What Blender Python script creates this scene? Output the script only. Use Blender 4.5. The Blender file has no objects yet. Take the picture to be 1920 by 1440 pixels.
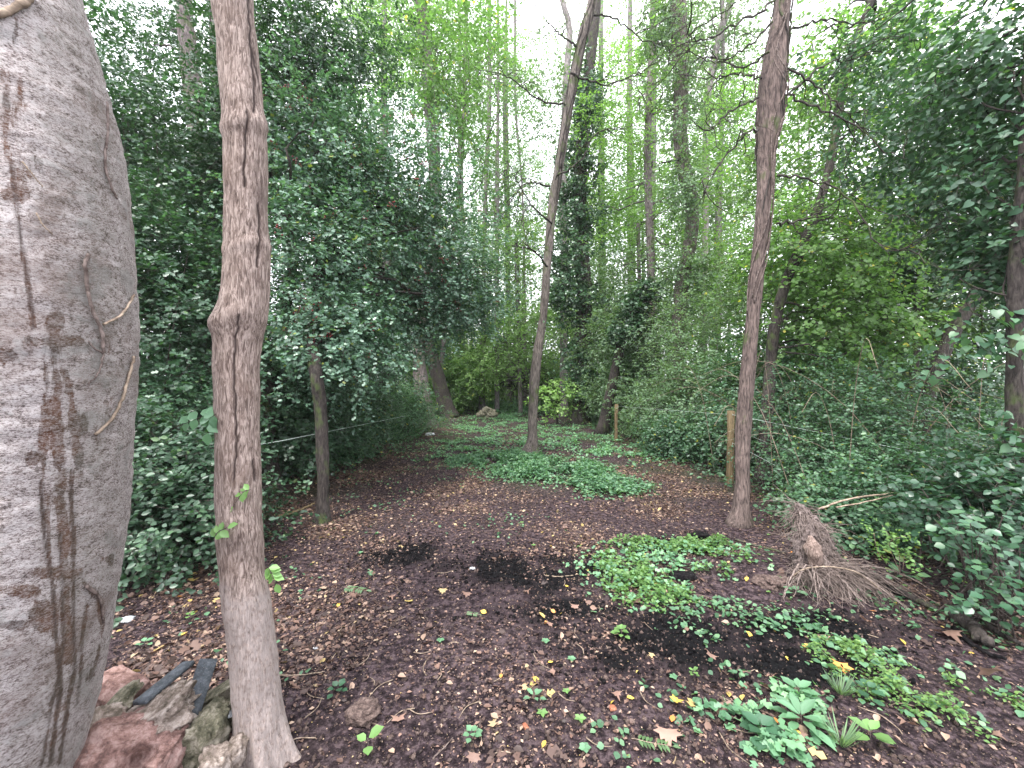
import bpy, math, random
import numpy as np
from mathutils import Matrix, Vector, Quaternion
random.seed(7)
rng = np.random.default_rng(11)
C = bpy.context.scene.collection
scene = bpy.context.scene

# ---------------------------------------------------------------- camera, sky, sun, exposure
EYE = 1.6; F = 750.0; HOR = 715.0          # photo pixels (1920 wide): focal length and horizon row
cam_d = bpy.data.cameras.new('camera'); cam = bpy.data.objects.new('camera', cam_d); C.objects.link(cam)
cam_d.sensor_width = 36; cam_d.lens = 36 * F / 1920
cam_d.clip_start = 0.02; cam_d.clip_end = 2000
cam.location = (0, 0, EYE); cam.rotation_euler = (math.radians(90 - 0.38), 0, 0)
scene.camera = cam

SUN_EL, SUN_AZ = math.radians(62), math.radians(-150)
w = bpy.data.worlds.new('World'); scene.world = w; w.use_nodes = True
nt = w.node_tree; nt.nodes.clear()
sky = nt.nodes.new('ShaderNodeTexSky'); sky.sky_type = 'NISHITA'; sky.sun_disc = False
sky.sun_elevation = SUN_EL; sky.sun_rotation = math.radians(30)
sky.air_density = 1.2; sky.dust_density = 4.0; sky.ozone_density = 1.0
cl = nt.nodes.new('ShaderNodeMix'); cl.data_type = 'RGBA'      # overcast: the cloud layer veils nearly all the blue
cl.inputs[0].default_value = 0.86
cl.inputs[7].default_value = (8.6, 8.7, 9.3, 1)
bgn = nt.nodes.new('ShaderNodeBackground'); bgn.inputs[1].default_value = 0.12
ow = nt.nodes.new('ShaderNodeOutputWorld')
nt.links.new(sky.outputs[0], cl.inputs[6]); nt.links.new(cl.outputs[2], bgn.inputs[0]); nt.links.new(bgn.outputs[0], ow.inputs[0])
w.cycles.sampling_method = 'MANUAL'; w.cycles.sample_map_resolution = 256

sd = bpy.data.lights.new('sun', 'SUN'); sd.energy = 1.4; sd.angle = math.radians(14); sd.color = (1, 0.97, 0.92)
sun = bpy.data.objects.new('sun', sd); C.objects.link(sun)
sdir = Vector((math.sin(math.radians(30)) * math.cos(SUN_EL) * -1, -math.cos(math.radians(30)) * math.cos(SUN_EL), math.sin(SUN_EL)))
sun.rotation_euler = sdir.to_track_quat('Z', 'Y').to_euler(); sun.location = (0, 0, 60)

scene.view_settings.view_transform = 'Standard'; scene.view_settings.look = 'None'
scene.view_settings.exposure = 2.15; scene.view_settings.gamma = 1.0; scene.view_settings.use_curve_mapping = False
cy = scene.cycles
cy.max_bounces = 5; cy.diffuse_bounces = 3; cy.glossy_bounces = 2; cy.transmission_bounces = 3; cy.volume_bounces = 1
cy.caustics_reflective = False; cy.caustics_refractive = False
cy.use_denoising = True
cy.sample_clamp_indirect = 6.0

# ---------------------------------------------------------------- noise
def _h(ix, iy, iz):
    n = (ix * 73856093) ^ (iy * 19349663) ^ (iz * 83492791)
    n = (n ^ (n >> 13)) * 1274126177 & 0x7fffffff
    return ((n ^ (n >> 16)) & 0xffff) / 65535.0
def vnoise(p):
    p = np.asarray(p, float); i = np.floor(p).astype(np.int64); f = p - i; f = f * f * (3 - 2 * f)
    x, y, z = i[..., 0], i[..., 1], i[..., 2]; r = 0
    for dx in (0, 1):
        for dy in (0, 1):
            for dz in (0, 1):
                wgt = (f[..., 0] if dx else 1 - f[..., 0]) * (f[..., 1] if dy else 1 - f[..., 1]) * (f[..., 2] if dz else 1 - f[..., 2])
                r = r + wgt * _h(x + dx, y + dy, z + dz)
    return r * 2 - 1
def fbm(p, o=4):
    a = 1.0; s = 0; t = 0; p = np.asarray(p, float)
    for k in range(o):
        s = s + a * vnoise(p * 2 ** k + 17.3 * k); t += a; a *= 0.5
    return s / t
def v3(x, y, z=0.0):
    return np.stack(np.broadcast_arrays(np.asarray(x, float), np.asarray(y, float), np.asarray(z, float)), -1)

# ---------------------------------------------------------------- places
def P(px, py, d):            # a point of the place seen at photo pixel (px, py), d metres in front of the camera
    return np.array([(px - 960) / F * d, d, EYE - (py - HOR) / F * d])
def H(x, y):                 # ground height
    x = np.asarray(x, float); y = np.asarray(y, float)
    h = 0.05 * fbm(v3(x * 0.35, y * 0.35, 3.0), 3)
    b = np.clip((np.abs(x) - 3.0) / 2.0, 0, 1); b = b * b * (3 - 2 * b)
    h = h + 0.14 * b * (0.6 + 0.6 * fbm(v3(x * .5, y * .5, 9.0), 2))
    nr = np.exp(-np.clip(np.hypot(x, y - 3) - 9, 0, 99) / 3)
    h = h + nr * (0.022 * fbm(v3(x * 2.2, y * 2.2, 1.0), 3) + 0.010 * np.abs(fbm(v3(x * 9, y * 9, 5.0), 3)))
    h = h + 0.16 * np.exp(-(((x - 2.15) / .55) ** 2 + ((y - 3.25) / .35) ** 2))      # mound of the uprooted stump
    h = h + 0.10 * np.exp(-(((x + 1.55) / .5) ** 2 + ((y - 1.95) / .4) ** 2))        # under the rubble
    return h
def G(px, py):               # the ground point seen at a pixel
    d = EYE * F / max(py - HOR, 8)
    for _ in range(3):
        x = (px - 960) / F * d; d = (EYE - float(H(x, d))) * F / max(py - HOR, 8)
    x = (px - 960) / F * d
    return np.array([x, d, float(H(x, d))])

# ---------------------------------------------------------------- materials
def newmat(name):
    m = bpy.data.materials.new(name); m.use_nodes = True; n = m.node_tree; n.nodes.clear()
    return m, n, n.nodes, n.links
def ramp(N, stops, interp='LINEAR'):
    r = N.new('ShaderNodeValToRGB'); r.color_ramp.interpolation = interp
    e = r.color_ramp.elements
    while len(e) < len(stops): e.new(0.5)
    for k, (p, c) in enumerate(stops):
        e[k].position = p; e[k].color = (*c, 1)
    return r
def leafmat(name, stops, trans=0.35, tcol=(1.5, 1.6, 0.5), rough=0.42, spec=0.5):
    m, n, N, L = newmat(name)
    at = N.new('ShaderNodeAttribute'); at.attribute_name = 'rnd'
    oi = N.new('ShaderNodeObjectInfo')
    r = ramp(N, stops)
    L.new(at.outputs['Fac'], r.inputs[0])
    hs = N.new('ShaderNodeHueSaturation')
    mr = N.new('ShaderNodeMapRange'); mr.inputs[3].default_value = 0.8; mr.inputs[4].default_value = 1.25
    L.new(oi.outputs['Random'], mr.inputs[0]); L.new(mr.outputs[0], hs.inputs['Value'])
    L.new(r.outputs[0], hs.inputs['Color'])
    b = N.new('ShaderNodeBsdfPrincipled'); b.inputs['Roughness'].default_value = rough
    b.inputs['Specular IOR Level'].default_value = spec
    L.new(hs.outputs[0], b.inputs['Base Color'])
    t = N.new('ShaderNodeBsdfTranslucent')
    mu = N.new('ShaderNodeVectorMath'); mu.operation = 'MULTIPLY'; mu.inputs[1].default_value = tcol
    L.new(hs.outputs[0], mu.inputs[0]); L.new(mu.outputs[0], t.inputs[0])
    mx = N.new('ShaderNodeMixShader'); mx.inputs[0].default_value = trans
    L.new(b.outputs[0], mx.inputs[1]); L.new(t.outputs[0], mx.inputs[2])
    o = N.new('ShaderNodeOutputMaterial'); L.new(mx.outputs[0], o.inputs[0])
    return m
def coords(N, L, scale=(1, 1, 1), src='Object'):
    tc = N.new('ShaderNodeTexCoord'); mp = N.new('ShaderNodeMapping'); mp.inputs['Scale'].default_value = scale
    L.new(tc.outputs[src], mp.inputs[0]); return mp.outputs[0]
def noise(N, L, vec, scale, detail=4, rough=0.55, dist=0.0):
    t = N.new('ShaderNodeTexNoise'); t.inputs['Scale'].default_value = scale; t.inputs['Detail'].default_value = detail
    t.inputs['Roughness'].default_value = rough; t.inputs['Distortion'].default_value = dist
    L.new(vec, t.inputs['Vector']); return t.outputs['Fac']
def mixc(N, L, fac, a, b, mode='MIX'):
    m = N.new('ShaderNodeMix'); m.data_type = 'RGBA'; m.blend_type = mode
    for s, v in ((0, fac), (6, a), (7, b)):
        if hasattr(v, 'links'): L.new(v, m.inputs[s])
        else: m.inputs[s].default_value = v if s == 0 else (*v, 1)
    return m.outputs[2]
def mapr(N, L, v, a, b, c=0.0, d=1.0):
    m = N.new('ShaderNodeMapRange'); m.inputs[1].default_value = a; m.inputs[2].default_value = b
    m.inputs[3].default_value = c; m.inputs[4].default_value = d; L.new(v, m.inputs[0]); return m.outputs[0]
def mth(N, L, op, a, b=None):
    m = N.new('ShaderNodeMath'); m.operation = op
    for k, v in ((0, a), (1, b)):
        if v is None: continue
        if hasattr(v, 'links'): L.new(v, m.inputs[k])
        else: m.inputs[k].default_value = v
    return m.outputs[0]
def finish(N, L, col, height, dist, strength=1.0, rough=0.85, spec=0.3):
    b = N.new('ShaderNodeBsdfPrincipled'); b.inputs['Specular IOR Level'].default_value = spec
    if hasattr(rough, 'links'): L.new(rough, b.inputs['Roughness'])
    else: b.inputs['Roughness'].default_value = rough
    if hasattr(col, 'links'): L.new(col, b.inputs['Base Color'])
    else: b.inputs['Base Color'].default_value = (*col, 1)
    if height is not None:
        bp = N.new('ShaderNodeBump'); bp.inputs['Distance'].default_value = dist; bp.inputs['Strength'].default_value = strength
        L.new(height, bp.inputs['Height']); L.new(bp.outputs[0], b.inputs['Normal'])
    o = N.new('ShaderNodeOutputMaterial'); L.new(b.outputs[0], o.inputs[0])

def barkmat(name, dark, light, moss=0.0, vscale=(9, 9, 2.2), size=6.0, bump=0.012, mosscol=(0.07, 0.10, 0.03)):
    m, n, N, L = newmat(name)
    v = coords(N, L, vscale)
    a = noise(N, L, v, size, 6, 0.62, 0.6)
    v2 = coords(N, L, (1, 1, 0.6)); big = noise(N, L, v2, 3.0, 4)
    c = ramp(N, [(0.36, dark), (0.52, tuple((x + y) / 2 for x, y in zip(dark, light))), (0.68, light)]); L.new(a, c.inputs[0])
    col = mixc(N, L, mapr(N, L, big, 0.4, 0.7, 0, 0.5), c.outputs[0], tuple(x * 0.5 for x in dark))
    if moss:
        mn = noise(N, L, v2, 7.0, 5)
        col = mixc(N, L, mapr(N, L, mn, 0.62 - moss * 0.3, 0.75 - moss * 0.25, 0, 0.8), col, mosscol)
    finish(N, L, col, a, bump, 1.0, 0.9, 0.2)
    return m

M = {}
M['fresh'] = leafmat('fresh_leaf', [(0, (0.075, 0.145, 0.045)), (0.6, (0.13, 0.23, 0.075)), (0.97, (0.20, 0.31, 0.10)), (1, (0.45, 0.4, 0.08))], 0.5, (1.2, 1.4, 0.7), 0.42, 0.5)
M['lime'] = leafmat('lime_leaf', [(0, (0.15, 0.26, 0.08)), (0.6, (0.24, 0.38, 0.13)), (1, (0.36, 0.48, 0.19))], 0.45, (1.2, 1.4, 0.7), 0.45, 0.4)  # albedo raised to stand in for light missing in the shaded far growth
M['haw'] = leafmat('hawthorn_leaf', [(0, (0.036, 0.075, 0.05)), (0.5, (0.082, 0.158, 0.105)), (0.9, (0.165, 0.27, 0.18)), (1, (0.2, 0.24, 0.05))], 0.28, (1.2, 1.5, 0.6), 0.38, 0.75)
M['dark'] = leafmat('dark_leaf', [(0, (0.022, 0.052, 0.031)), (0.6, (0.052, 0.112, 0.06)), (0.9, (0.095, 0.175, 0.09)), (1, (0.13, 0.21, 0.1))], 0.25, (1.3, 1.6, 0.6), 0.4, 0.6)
M['mid'] = leafmat('mid_leaf', [(0, (0.055, 0.11, 0.05)), (0.6, (0.10, 0.18, 0.078)), (0.95, (0.16, 0.26, 0.10)), (1, (0.45, 0.4, 0.06))], 0.4, (1.4, 1.5, 0.5), 0.42, 0.5)
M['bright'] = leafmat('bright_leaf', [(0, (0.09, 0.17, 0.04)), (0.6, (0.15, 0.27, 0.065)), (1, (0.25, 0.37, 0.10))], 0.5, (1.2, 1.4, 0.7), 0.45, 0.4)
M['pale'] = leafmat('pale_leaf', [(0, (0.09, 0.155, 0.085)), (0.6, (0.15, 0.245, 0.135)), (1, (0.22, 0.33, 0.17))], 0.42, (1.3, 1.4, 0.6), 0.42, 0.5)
M['bramble'] = leafmat('bramble_leaf', [(0, (0.032, 0.072, 0.04)), (0.55, (0.07, 0.15, 0.08)), (0.9, (0.14, 0.25, 0.12)), (1, (0.3, 0.3, 0.06))], 0.32, (1.3, 1.5, 0.6), 0.42, 0.55)
M['ivy'] = leafmat('ivy_leaf', [(0, (0.026, 0.06, 0.032)), (0.6, (0.055, 0.12, 0.058)), (1, (0.10, 0.18, 0.08))], 0.2, (1.3, 1.5, 0.5), 0.35, 0.7)
M['cover'] = leafmat('cover_leaf', [(0, (0.06, 0.14, 0.075)), (0.6, (0.13, 0.26, 0.145)), (1, (0.21, 0.36, 0.19))], 0.35, (1.2, 1.5, 0.6), 0.45, 0.5)
M['weed'] = leafmat('weed_leaf', [(0, (0.085, 0.175, 0.05)), (0.6, (0.15, 0.28, 0.09)), (1, (0.24, 0.38, 0.12))], 0.4, (1.3, 1.4, 0.5), 0.45, 0.5)
M['big'] = leafmat('broad_leaf', [(0, (0.022, 0.06, 0.034)), (0.6, (0.045, 0.11, 0.06)), (1, (0.08, 0.165, 0.08))], 0.3, (1.3, 1.5, 0.5), 0.36, 0.6)
M['litter'] = leafmat('fallen_leaf', [(0, (0.03, 0.02, 0.018)), (0.35, (0.075, 0.046, 0.038)), (0.6, (0.145, 0.085, 0.066)), (0.76, (0.25, 0.155, 0.12)), (0.86, (0.42, 0.31, 0.22)), (0.92, (0.52, 0.39, 0.07)), (1, (0.48, 0.17, 0.05))], 0.12, (1.2, 1.0, 0.8), 0.55, 0.4)
M['berry'] = leafmat('berry', [(0, (0.09, 0.008, 0.01)), (1, (0.22, 0.018, 0.02))], 0.0, (1, 1, 1), 0.3, 0.6)
M['twig'] = barkmat('twig_bark', (0.03, 0.024, 0.022), (0.12, 0.095, 0.085), 0, (20, 20, 20), 3, 0.002)
M['dbark'] = barkmat('dark_bark', (0.018, 0.015, 0.014), (0.09, 0.075, 0.067), 0.25)
M['gbark'] = barkmat('grey_bark', (0.07, 0.055, 0.055), (0.26, 0.22, 0.21), 0.35, (8, 8, 1.6), 5)
M['pbark'] = barkmat('pale_bark', (0.10, 0.085, 0.085), (0.36, 0.32, 0.31), 0.3, (8, 8, 1.6), 4)
M['cbark'] = barkmat('brown_bark', (0.05, 0.042, 0.037), (0.23, 0.195, 0.17), 0.2, (10, 10, 1.6), 5)
M['tbark'] = barkmat('twisted_bark', (0.04, 0.03, 0.028), (0.22, 0.165, 0.145), 0.05, (9, 9, 1.6), 6)
M['vine'] = barkmat('vine_bark', (0.05, 0.035, 0.03), (0.24, 0.19, 0.17), 0, (10, 10, 10), 4, 0.003)
M['wood'] = barkmat('post_wood', (0.09, 0.065, 0.035), (0.25, 0.185, 0.105), 0.1, (16, 16, 1.5), 5, 0.003)
M['stick'] = barkmat('stick_wood', (0.13, 0.095, 0.07), (0.42, 0.33, 0.25), 0, (12, 12, 12), 3, 0.002)

def beech_bark():
    m, n, N, L = newmat('beech_bark')
    f1 = noise(N, L, coords(N, L, (1, 1, 1.5)), 38, 9, 0.8, 0.15); f2 = noise(N, L, coords(N, L, (1, 1, 2.2)), 130, 6, 0.85)
    fine = mth(N, L, 'ADD', mth(N, L, 'MULTIPLY', f1, 0.38), mth(N, L, 'MULTIPLY', f2, 0.62))
    lent = noise(N, L, coords(N, L, (1, 1, 7)), 34, 3, 0.6)
    v1 = coords(N, L, (1, 1, 1)); big = noise(N, L, v1, 3.2, 5, 0.6, 0.4); mid = noise(N, L, v1, 9, 6, 0.65, 0.3)
    c = ramp(N, [(0.425, (0.06, 0.04, 0.035)), (0.460, (0.29, 0.225, 0.21)), (0.487, (0.57, 0.48, 0.465)), (0.54, (0.82, 0.76, 0.755))]); L.new(fine, c.inputs[0])
    col = mixc(N, L, mapr(N, L, big, 0.50, 0.60, 0, 0.5), c.outputs[0], (0.24, 0.165, 0.14))
    col = mixc(N, L, mapr(N, L, mid, 0.56, 0.62, 0, 0.55), col, (0.60, 0.58, 0.57))
    col = mixc(N, L, mapr(N, L, lent, 0.66, 0.70, 0, 0.7), col, (0.66, 0.62, 0.60))
    col = mixc(N, L, mapr(N, L, lent, 0.34, 0.30, 0, 0.7), col, (0.07, 0.045, 0.04))
    # damp brown streaks running down from the old wound
    at = N.new('ShaderNodeAttribute'); at.attribute_name = 'stain'
    vs = coords(N, L, (1, 1, 0.22)); sn = noise(N, L, vs, 26, 6, 0.7, 0.4)
    st = mapr(N, L, mth(N, L, 'ADD', at.outputs['Fac'], mth(N, L, 'MULTIPLY', mth(N, L, 'SUBTRACT', sn, 0.5), 2.6)), 0.42, 0.62, 0, 1)
    st = mth(N, L, 'MULTIPLY', st, mapr(N, L, at.outputs['Fac'], 0.04, 0.25, 0, 1))
    col = mixc(N, L, mth(N, L, 'MULTIPLY', st, mapr(N, L, fine, 0.45, 0.56, 0.97, 0.45)), col, mixc(N, L, mapr(N, L, mid, 0.4, 0.6), (0.15, 0.052, 0.018), (0.06, 0.026, 0.014)))
    a2 = N.new('ShaderNodeAttribute'); a2.attribute_name = 'drip'
    dn = noise(N, L, coords(N, L, (1, 1, 0.6)), 30, 5, 0.7)
    col = mixc(N, L, mth(N, L, 'MULTIPLY', a2.outputs['Fac'], mapr(N, L, dn, 0.34, 0.52, 0.15, 0.9)), col, (0.055, 0.03, 0.026))
    # darker olive tint on the side turned to the wood
    sx = N.new('ShaderNodeSeparateXYZ'); tc = N.new('ShaderNodeNewGeometry'); L.new(tc.outputs['Normal'], sx.inputs[0])
    al = mth(N, L, 'MULTIPLY', mapr(N, L, sx.outputs[0], 0.80, 1.0, 0, 0.5), mapr(N, L, mid, 0.35, 0.6, 0.4, 1))
    col = mixc(N, L, al, col, (0.11, 0.10, 0.06))
    hh = mth(N, L, 'ADD', mth(N, L, 'MULTIPLY', fine, 2.0), mth(N, L, 'MULTIPLY', mid, 1.0))
    finish(N, L, col, hh, 0.016, 1.0, 0.7, 0.35)
    return m
M['beech'] = beech_bark()
def syc_bark():
    m, n, N, L = newmat('ridged_bark')
    v = coords(N, L, (1, 1, 0.16)); r = noise(N, L, v, 125, 6, 0.7, 0.9)
    v1 = coords(N, L, (1, 1, 0.8)); big = noise(N, L, v1, 6, 6, 0.6, 0.3); sm = noise(N, L, v1, 60, 4, 0.6)
    c = ramp(N, [(0.36, (0.075, 0.052, 0.044)), (0.47, (0.19, 0.14, 0.12)), (0.60, (0.38, 0.305, 0.27))]); L.new(r, c.inputs[0])
    col = mixc(N, L, mapr(N, L, big, 0.55, 0.68, 0, 0.5), c.outputs[0], (0.14, 0.095, 0.075))
    at = N.new('ShaderNodeAttribute'); at.attribute_name = 'stain'      # lower trunk: smoother, paler, muddied
    col = mixc(N, L, mth(N, L, 'MULTIPLY', at.outputs['Fac'], mapr(N, L, sm, 0.35, 0.55, 0.15, 0.7)), col, (0.32, 0.275, 0.26))
    a2 = N.new('ShaderNodeAttribute'); a2.attribute_name = 'drip'
    col = mixc(N, L, a2.outputs['Fac'], col, (0.03, 0.018, 0.016))
    hh = mth(N, L, 'ADD', r, mth(N, L, 'MULTIPLY', big, 1.0))
    finish(N, L, col, hh, 0.010, 1.0, 0.85, 0.25)
    return m
M['syc'] = syc_bark()

def ground_mat():
    m, n, N, L = newmat('woodland_soil')
    v = coords(N, L, (1, 1, 1)); a = noise(N, L, v, 26, 9, 0.72); b = noise(N, L, v, 1.5, 5, 0.6); f = noise(N, L, v, 130, 3, 0.7)
    c = ramp(N, [(0.40, (0.012, 0.008, 0.010)), (0.5, (0.040, 0.027, 0.031)), (0.60, (0.12, 0.086, 0.092))]); L.new(a, c.inputs[0])
    col = mixc(N, L, mapr(N, L, b, 0.52, 0.66, 0, 0.5), c.outputs[0], (0.028, 0.020, 0.020))
    col = mixc(N, L, mapr(N, L, f, 0.66, 0.74, 0, 0.75), col, (0.22, 0.17, 0.15))
    at = N.new('ShaderNodeAttribute'); at.attribute_name = 'char'
    ch = mapr(N, L, mth(N, L, 'ADD', at.outputs['Fac'], mth(N, L, 'MULTIPLY', mth(N, L, 'SUBTRACT', a, 0.5), 2.4)), 0.28, 0.75)
    col = mixc(N, L, ch, col, (0.006, 0.006, 0.007))
    am = N.new('ShaderNodeAttribute'); am.attribute_name = 'moss'
    col = mixc(N, L, mth(N, L, 'MULTIPLY', am.outputs['Fac'], mapr(N, L, b, 0.35, 0.6, 0.1, 0.6)), col, (0.04, 0.055, 0.022))
    hh = mth(N, L, 'ADD', a, mth(N, L, 'MULTIPLY', f, 0.35))
    finish(N, L, col, hh, 0.035, 1.0, 0.9, 0.12)
    return m
M['soil'] = ground_mat()
def stonemat(name, c1, c2, c3, sc=9, bd=0.014):
    m, n, N, L = newmat(name)
    v = coords(N, L); a = noise(N, L, v, sc * 2.2, 9, 0.78, 0.2); b = noise(N, L, v, sc * 16, 4, 0.75)
    c = ramp(N, [(0.40, c1), (0.5, c2), (0.60, c3)]); L.new(a, c.inputs[0])
    col = mixc(N, L, mapr(N, L, b, 0.6, 0.72, 0, 0.5), c.outputs[0], (0.5, 0.46, 0.42) if c3[0] > 0.05 else c3)
    finish(N, L, col, mth(N, L, 'ADD', a, mth(N, L, 'MULTIPLY', b, 0.5)), bd, 1, 0.9, 0.25 if c3[0] > 0.05 else 0.08)
    return m
M['pink'] = stonemat('pink_masonry', (0.10, 0.055, 0.048), (0.24, 0.14, 0.12), (0.38, 0.26, 0.235))
M['mortar'] = stonemat('mortar_stone', (0.10, 0.08, 0.06), (0.24, 0.19, 0.16), (0.42, 0.36, 0.32))
M['mossy'] = stonemat('mossy_stone', (0.045, 0.045, 0.028), (0.13, 0.12, 0.08), (0.28, 0.25, 0.20))
M['slate'] = stonemat('slate', (0.035, 0.040, 0.045), (0.06, 0.068, 0.078), (0.10, 0.11, 0.125), 14, 0.002)
M['black'] = stonemat('charred', (0.004, 0.004, 0.005), (0.009, 0.008, 0.009), (0.02, 0.018, 0.018), 14)
M['clod'] = stonemat('soil_clod', (0.05, 0.033, 0.03), (0.11, 0.075, 0.065), (0.2, 0.145, 0.125), 18)
M['terra'] = stonemat('terracotta', (0.22, 0.08, 0.045), (0.34, 0.13, 0.075), (0.42, 0.2, 0.12), 10)
M['white'] = stonemat('white_scrap', (0.45, 0.47, 0.48), (0.62, 0.64, 0.66), (0.75, 0.77, 0.8), 20)
M['root'] = barkmat('root_bark', (0.09, 0.068, 0.06), (0.34, 0.27, 0.24), 0, (14, 14, 14), 4, 0.003)
M['stump'] = barkmat('stump_wood', (0.05, 0.036, 0.033), (0.34, 0.27, 0.25), 0.0, (14, 14, 5), 5, 0.02)
M['raw'] = barkmat('broken_wood', (0.09, 0.06, 0.05), (0.36, 0.27, 0.23), 0.0, (20, 20, 5), 5, 0.01)
def wiremat():
    m, n, N, L = newmat('wire'); finish(N, L, (0.42, 0.48, 0.44), None, 0, 1, 0.4, 0.6); return m
M['wire'] = wiremat()

# ---------------------------------------------------------------- mesh helpers
def tag(o, label=None, cat=None, group=None, kind=None):
    if label: o['label'] = label
    if cat: o['category'] = cat
    if group: o['group'] = group
    if kind: o['kind'] = kind
    return o
def mesh_from(name, V, faces_list, attrs=None, smooth=False):
    """faces_list: list of int arrays (n,k) with k = 3 or 4 or more."""
    me = bpy.data.meshes.new(name)
    V = np.asarray(V, np.float32)
    fl = [np.asarray(f, np.int32) for f in faces_list if len(f)]
    me.vertices.add(len(V)); me.vertices.foreach_set('co', V.ravel())
    idx = np.concatenate([f.ravel() for f in fl]); tot = np.concatenate([np.full(len(f), f.shape[1], np.int32) for f in fl])
    me.loops.add(len(idx)); me.loops.foreach_set('vertex_index', idx)
    me.polygons.add(len(tot)); st = np.concatenate([[0], np.cumsum(tot)[:-1]]).astype(np.int32)
    me.polygons.foreach_set('loop_start', st)
    if smooth: me.polygons.foreach_set('use_smooth', np.ones(len(tot), bool))
    me.update(calc_edges=True)
    for k, a in (attrs or {}).items():
        at = me.attributes.new(k, 'FLOAT', 'POINT'); at.data.foreach_set('value', np.asarray(a, np.float32))
    return me
class MB:
    def __init__(s): s.V = []; s.F = {}; s.A = {}; s.n = 0
    def add(s, V, faces, **attrs):
        V = np.asarray(V, float).reshape(-1, 3)
        for f in faces:
            f = np.asarray(f, int)
            if len(f): s.F.setdefault(f.shape[1], []).append(f + s.n)
        s.V.append(V); s.n += len(V)
        for k, a in attrs.items(): s.A.setdefault(k, []).append(np.broadcast_to(np.asarray(a, float), (len(V),)))
    def build(s, name, mat, parent=None, smooth=False, origin=None):
        if s.n == 0: return None
        V = np.concatenate(s.V)
        base = np.zeros(3)
        if parent is not None: base = np.array(parent.get('_w', (0, 0, 0)))
        elif origin is not None: base = np.asarray(origin, float)
        me = mesh_from(name, V - base, [np.concatenate(f) for f in s.F.values()], {k: np.concatenate(a) for k, a in s.A.items()}, smooth)
        me.materials.append(mat)
        o = bpy.data.objects.new(name, me); C.objects.link(o)
        if parent is not None: o.parent = parent
        elif origin is not None: o.location = origin
        return o
def thing(name, label, cat, loc, group=None):
    o = bpy.data.objects.new(name, None); C.objects.link(o); o.location = [float(v) for v in loc]
    o.empty_display_size = 0.1; o['_w'] = [float(v) for v in loc]
    return tag(o, label, cat, group)

def spline(pts, n):
    pts = np.asarray(pts, float); k = len(pts)
    if k == 2:
        t = np.linspace(0, 1, n)[:, None]; return pts[0] * (1 - t) + pts[1] * t
    t = np.linspace(0, k - 1.0001, n); i = t.astype(int); f = (t - i)[:, None]
    p = np.vstack([2 * pts[0] - pts[1], pts, 2 * pts[-1] - pts[-2]])
    a, b, c, d = p[i], p[i + 1], p[i + 2], p[i + 3]
    return 0.5 * ((2 * b) + (c - a) * f + (2 * a - 5 * b + 4 * c - d) * f ** 2 + (3 * b - a - 3 * c + d) * f ** 3)
def tube(path, rad, seg=8, amp=0.0, nsc=6.0, twist=0.0, horiz=False, cap=True, off=0.0):
    """round tube through path (n,3) with radii (n,), optionally lumpy"""
    path = np.asarray(path, float); n = len(path); rad = np.broadcast_to(np.asarray(rad, float), (n,))
    T = np.gradient(path, axis=0); T /= np.linalg.norm(T, axis=1)[:, None] + 1e-9
    if horiz:
        U = np.tile([1., 0, 0], (n, 1)); W = np.tile([0, 1., 0], (n, 1))
    else:
        ref = np.array([0.31, 0.12, 0.94]) if abs(T[:, 2]).mean() < 0.8 else np.array([0.96, 0.2, 0.1])
        U = np.cross(T, ref); U /= np.linalg.norm(U, axis=1)[:, None] + 1e-9; W = np.cross(T, U)
    a = np.linspace(0, 2 * np.pi, seg, endpoint=False)[None, :] + twist * np.linspace(0, 1, n)[:, None]
    D = np.cos(a)[..., None] * U[:, None] + np.sin(a)[..., None] * W[:, None]
    R = np.repeat(rad[:, None], seg, 1)
    V = path[:, None] + D * R[..., None]
    if amp: V = V + D * (R * amp * fbm(V * nsc + off, 3))[..., None]
    V = V.reshape(-1, 3)
    i = np.arange(n - 1)[:, None] * seg; j = np.arange(seg)[None]; jn = (j + 1) % seg
    q = np.stack([i + j, i + jn, i + seg + jn, i + seg + j], -1).reshape(-1, 4)
    fs = [q]
    if cap: fs += [np.arange(seg)[::-1][None], (np.arange(seg) + (n - 1) * seg)[None]]
    return V, fs

# leaf shapes: x across, y along the leaf, z up
def T_diamond(): return np.array([[0, 0, 0], [.30, .45, .10], [0, 1, -.05], [-.30, .45, .10]]), [np.array([[0, 1, 2], [0, 2, 3]])]
def T_oval(wd=.30): return np.array([[0, 0, 0], [wd * .9, .28, .06], [wd, .6, .05], [0, 1, -.10], [-wd, .6, .05], [-wd * .9, .28, .06]]), [np.array([[0, 1, 2, 3], [0, 3, 4, 5]])]
def T_heart(): return np.array([[0, .06, 0], [.24, -.04, .05], [.44, .16, .08], [.38, .5, .06], [0, 1, -.14], [-.38, .5, .06], [-.44, .16, .08], [-.24, -.04, .05], [0, .5, -.0]]), [np.array([[8, 0, 1], [8, 1, 2], [8, 2, 3], [8, 3, 4], [8, 4, 5], [8, 5, 6], [8, 6, 7], [8, 7, 0]])]
def T_lobed(): return np.array([[0, 0, 0], [.42, .30, .05], [.16, .42, 0], [.34, .74, .04], [0, 1, -.05], [-.34, .74, .04], [-.16, .42, 0], [-.42, .30, .05]]), [np.array([[0, 1, 2], [2, 3, 4], [0, 2, 6], [2, 4, 6], [4, 5, 6], [0, 6, 7]])]
def T_maple():
    pts = [(0, 0), (.16, .03), (.5, .0), (.38, .2), (.62, .42), (.36, .45), (.33, .62), (.15, .55), (0, 1)]
    r = pts + [(-x, y) for x, y in pts[1:-1]][::-1]
    V = np.array([[x, y, .10 * abs(x) + .08 * math.sin(5 * y)] for x, y in r] + [[0, .35, 0]])
    n = len(r); return V, [np.array([[n, k, (k + 1) % n] for k in range(n)])]
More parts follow.
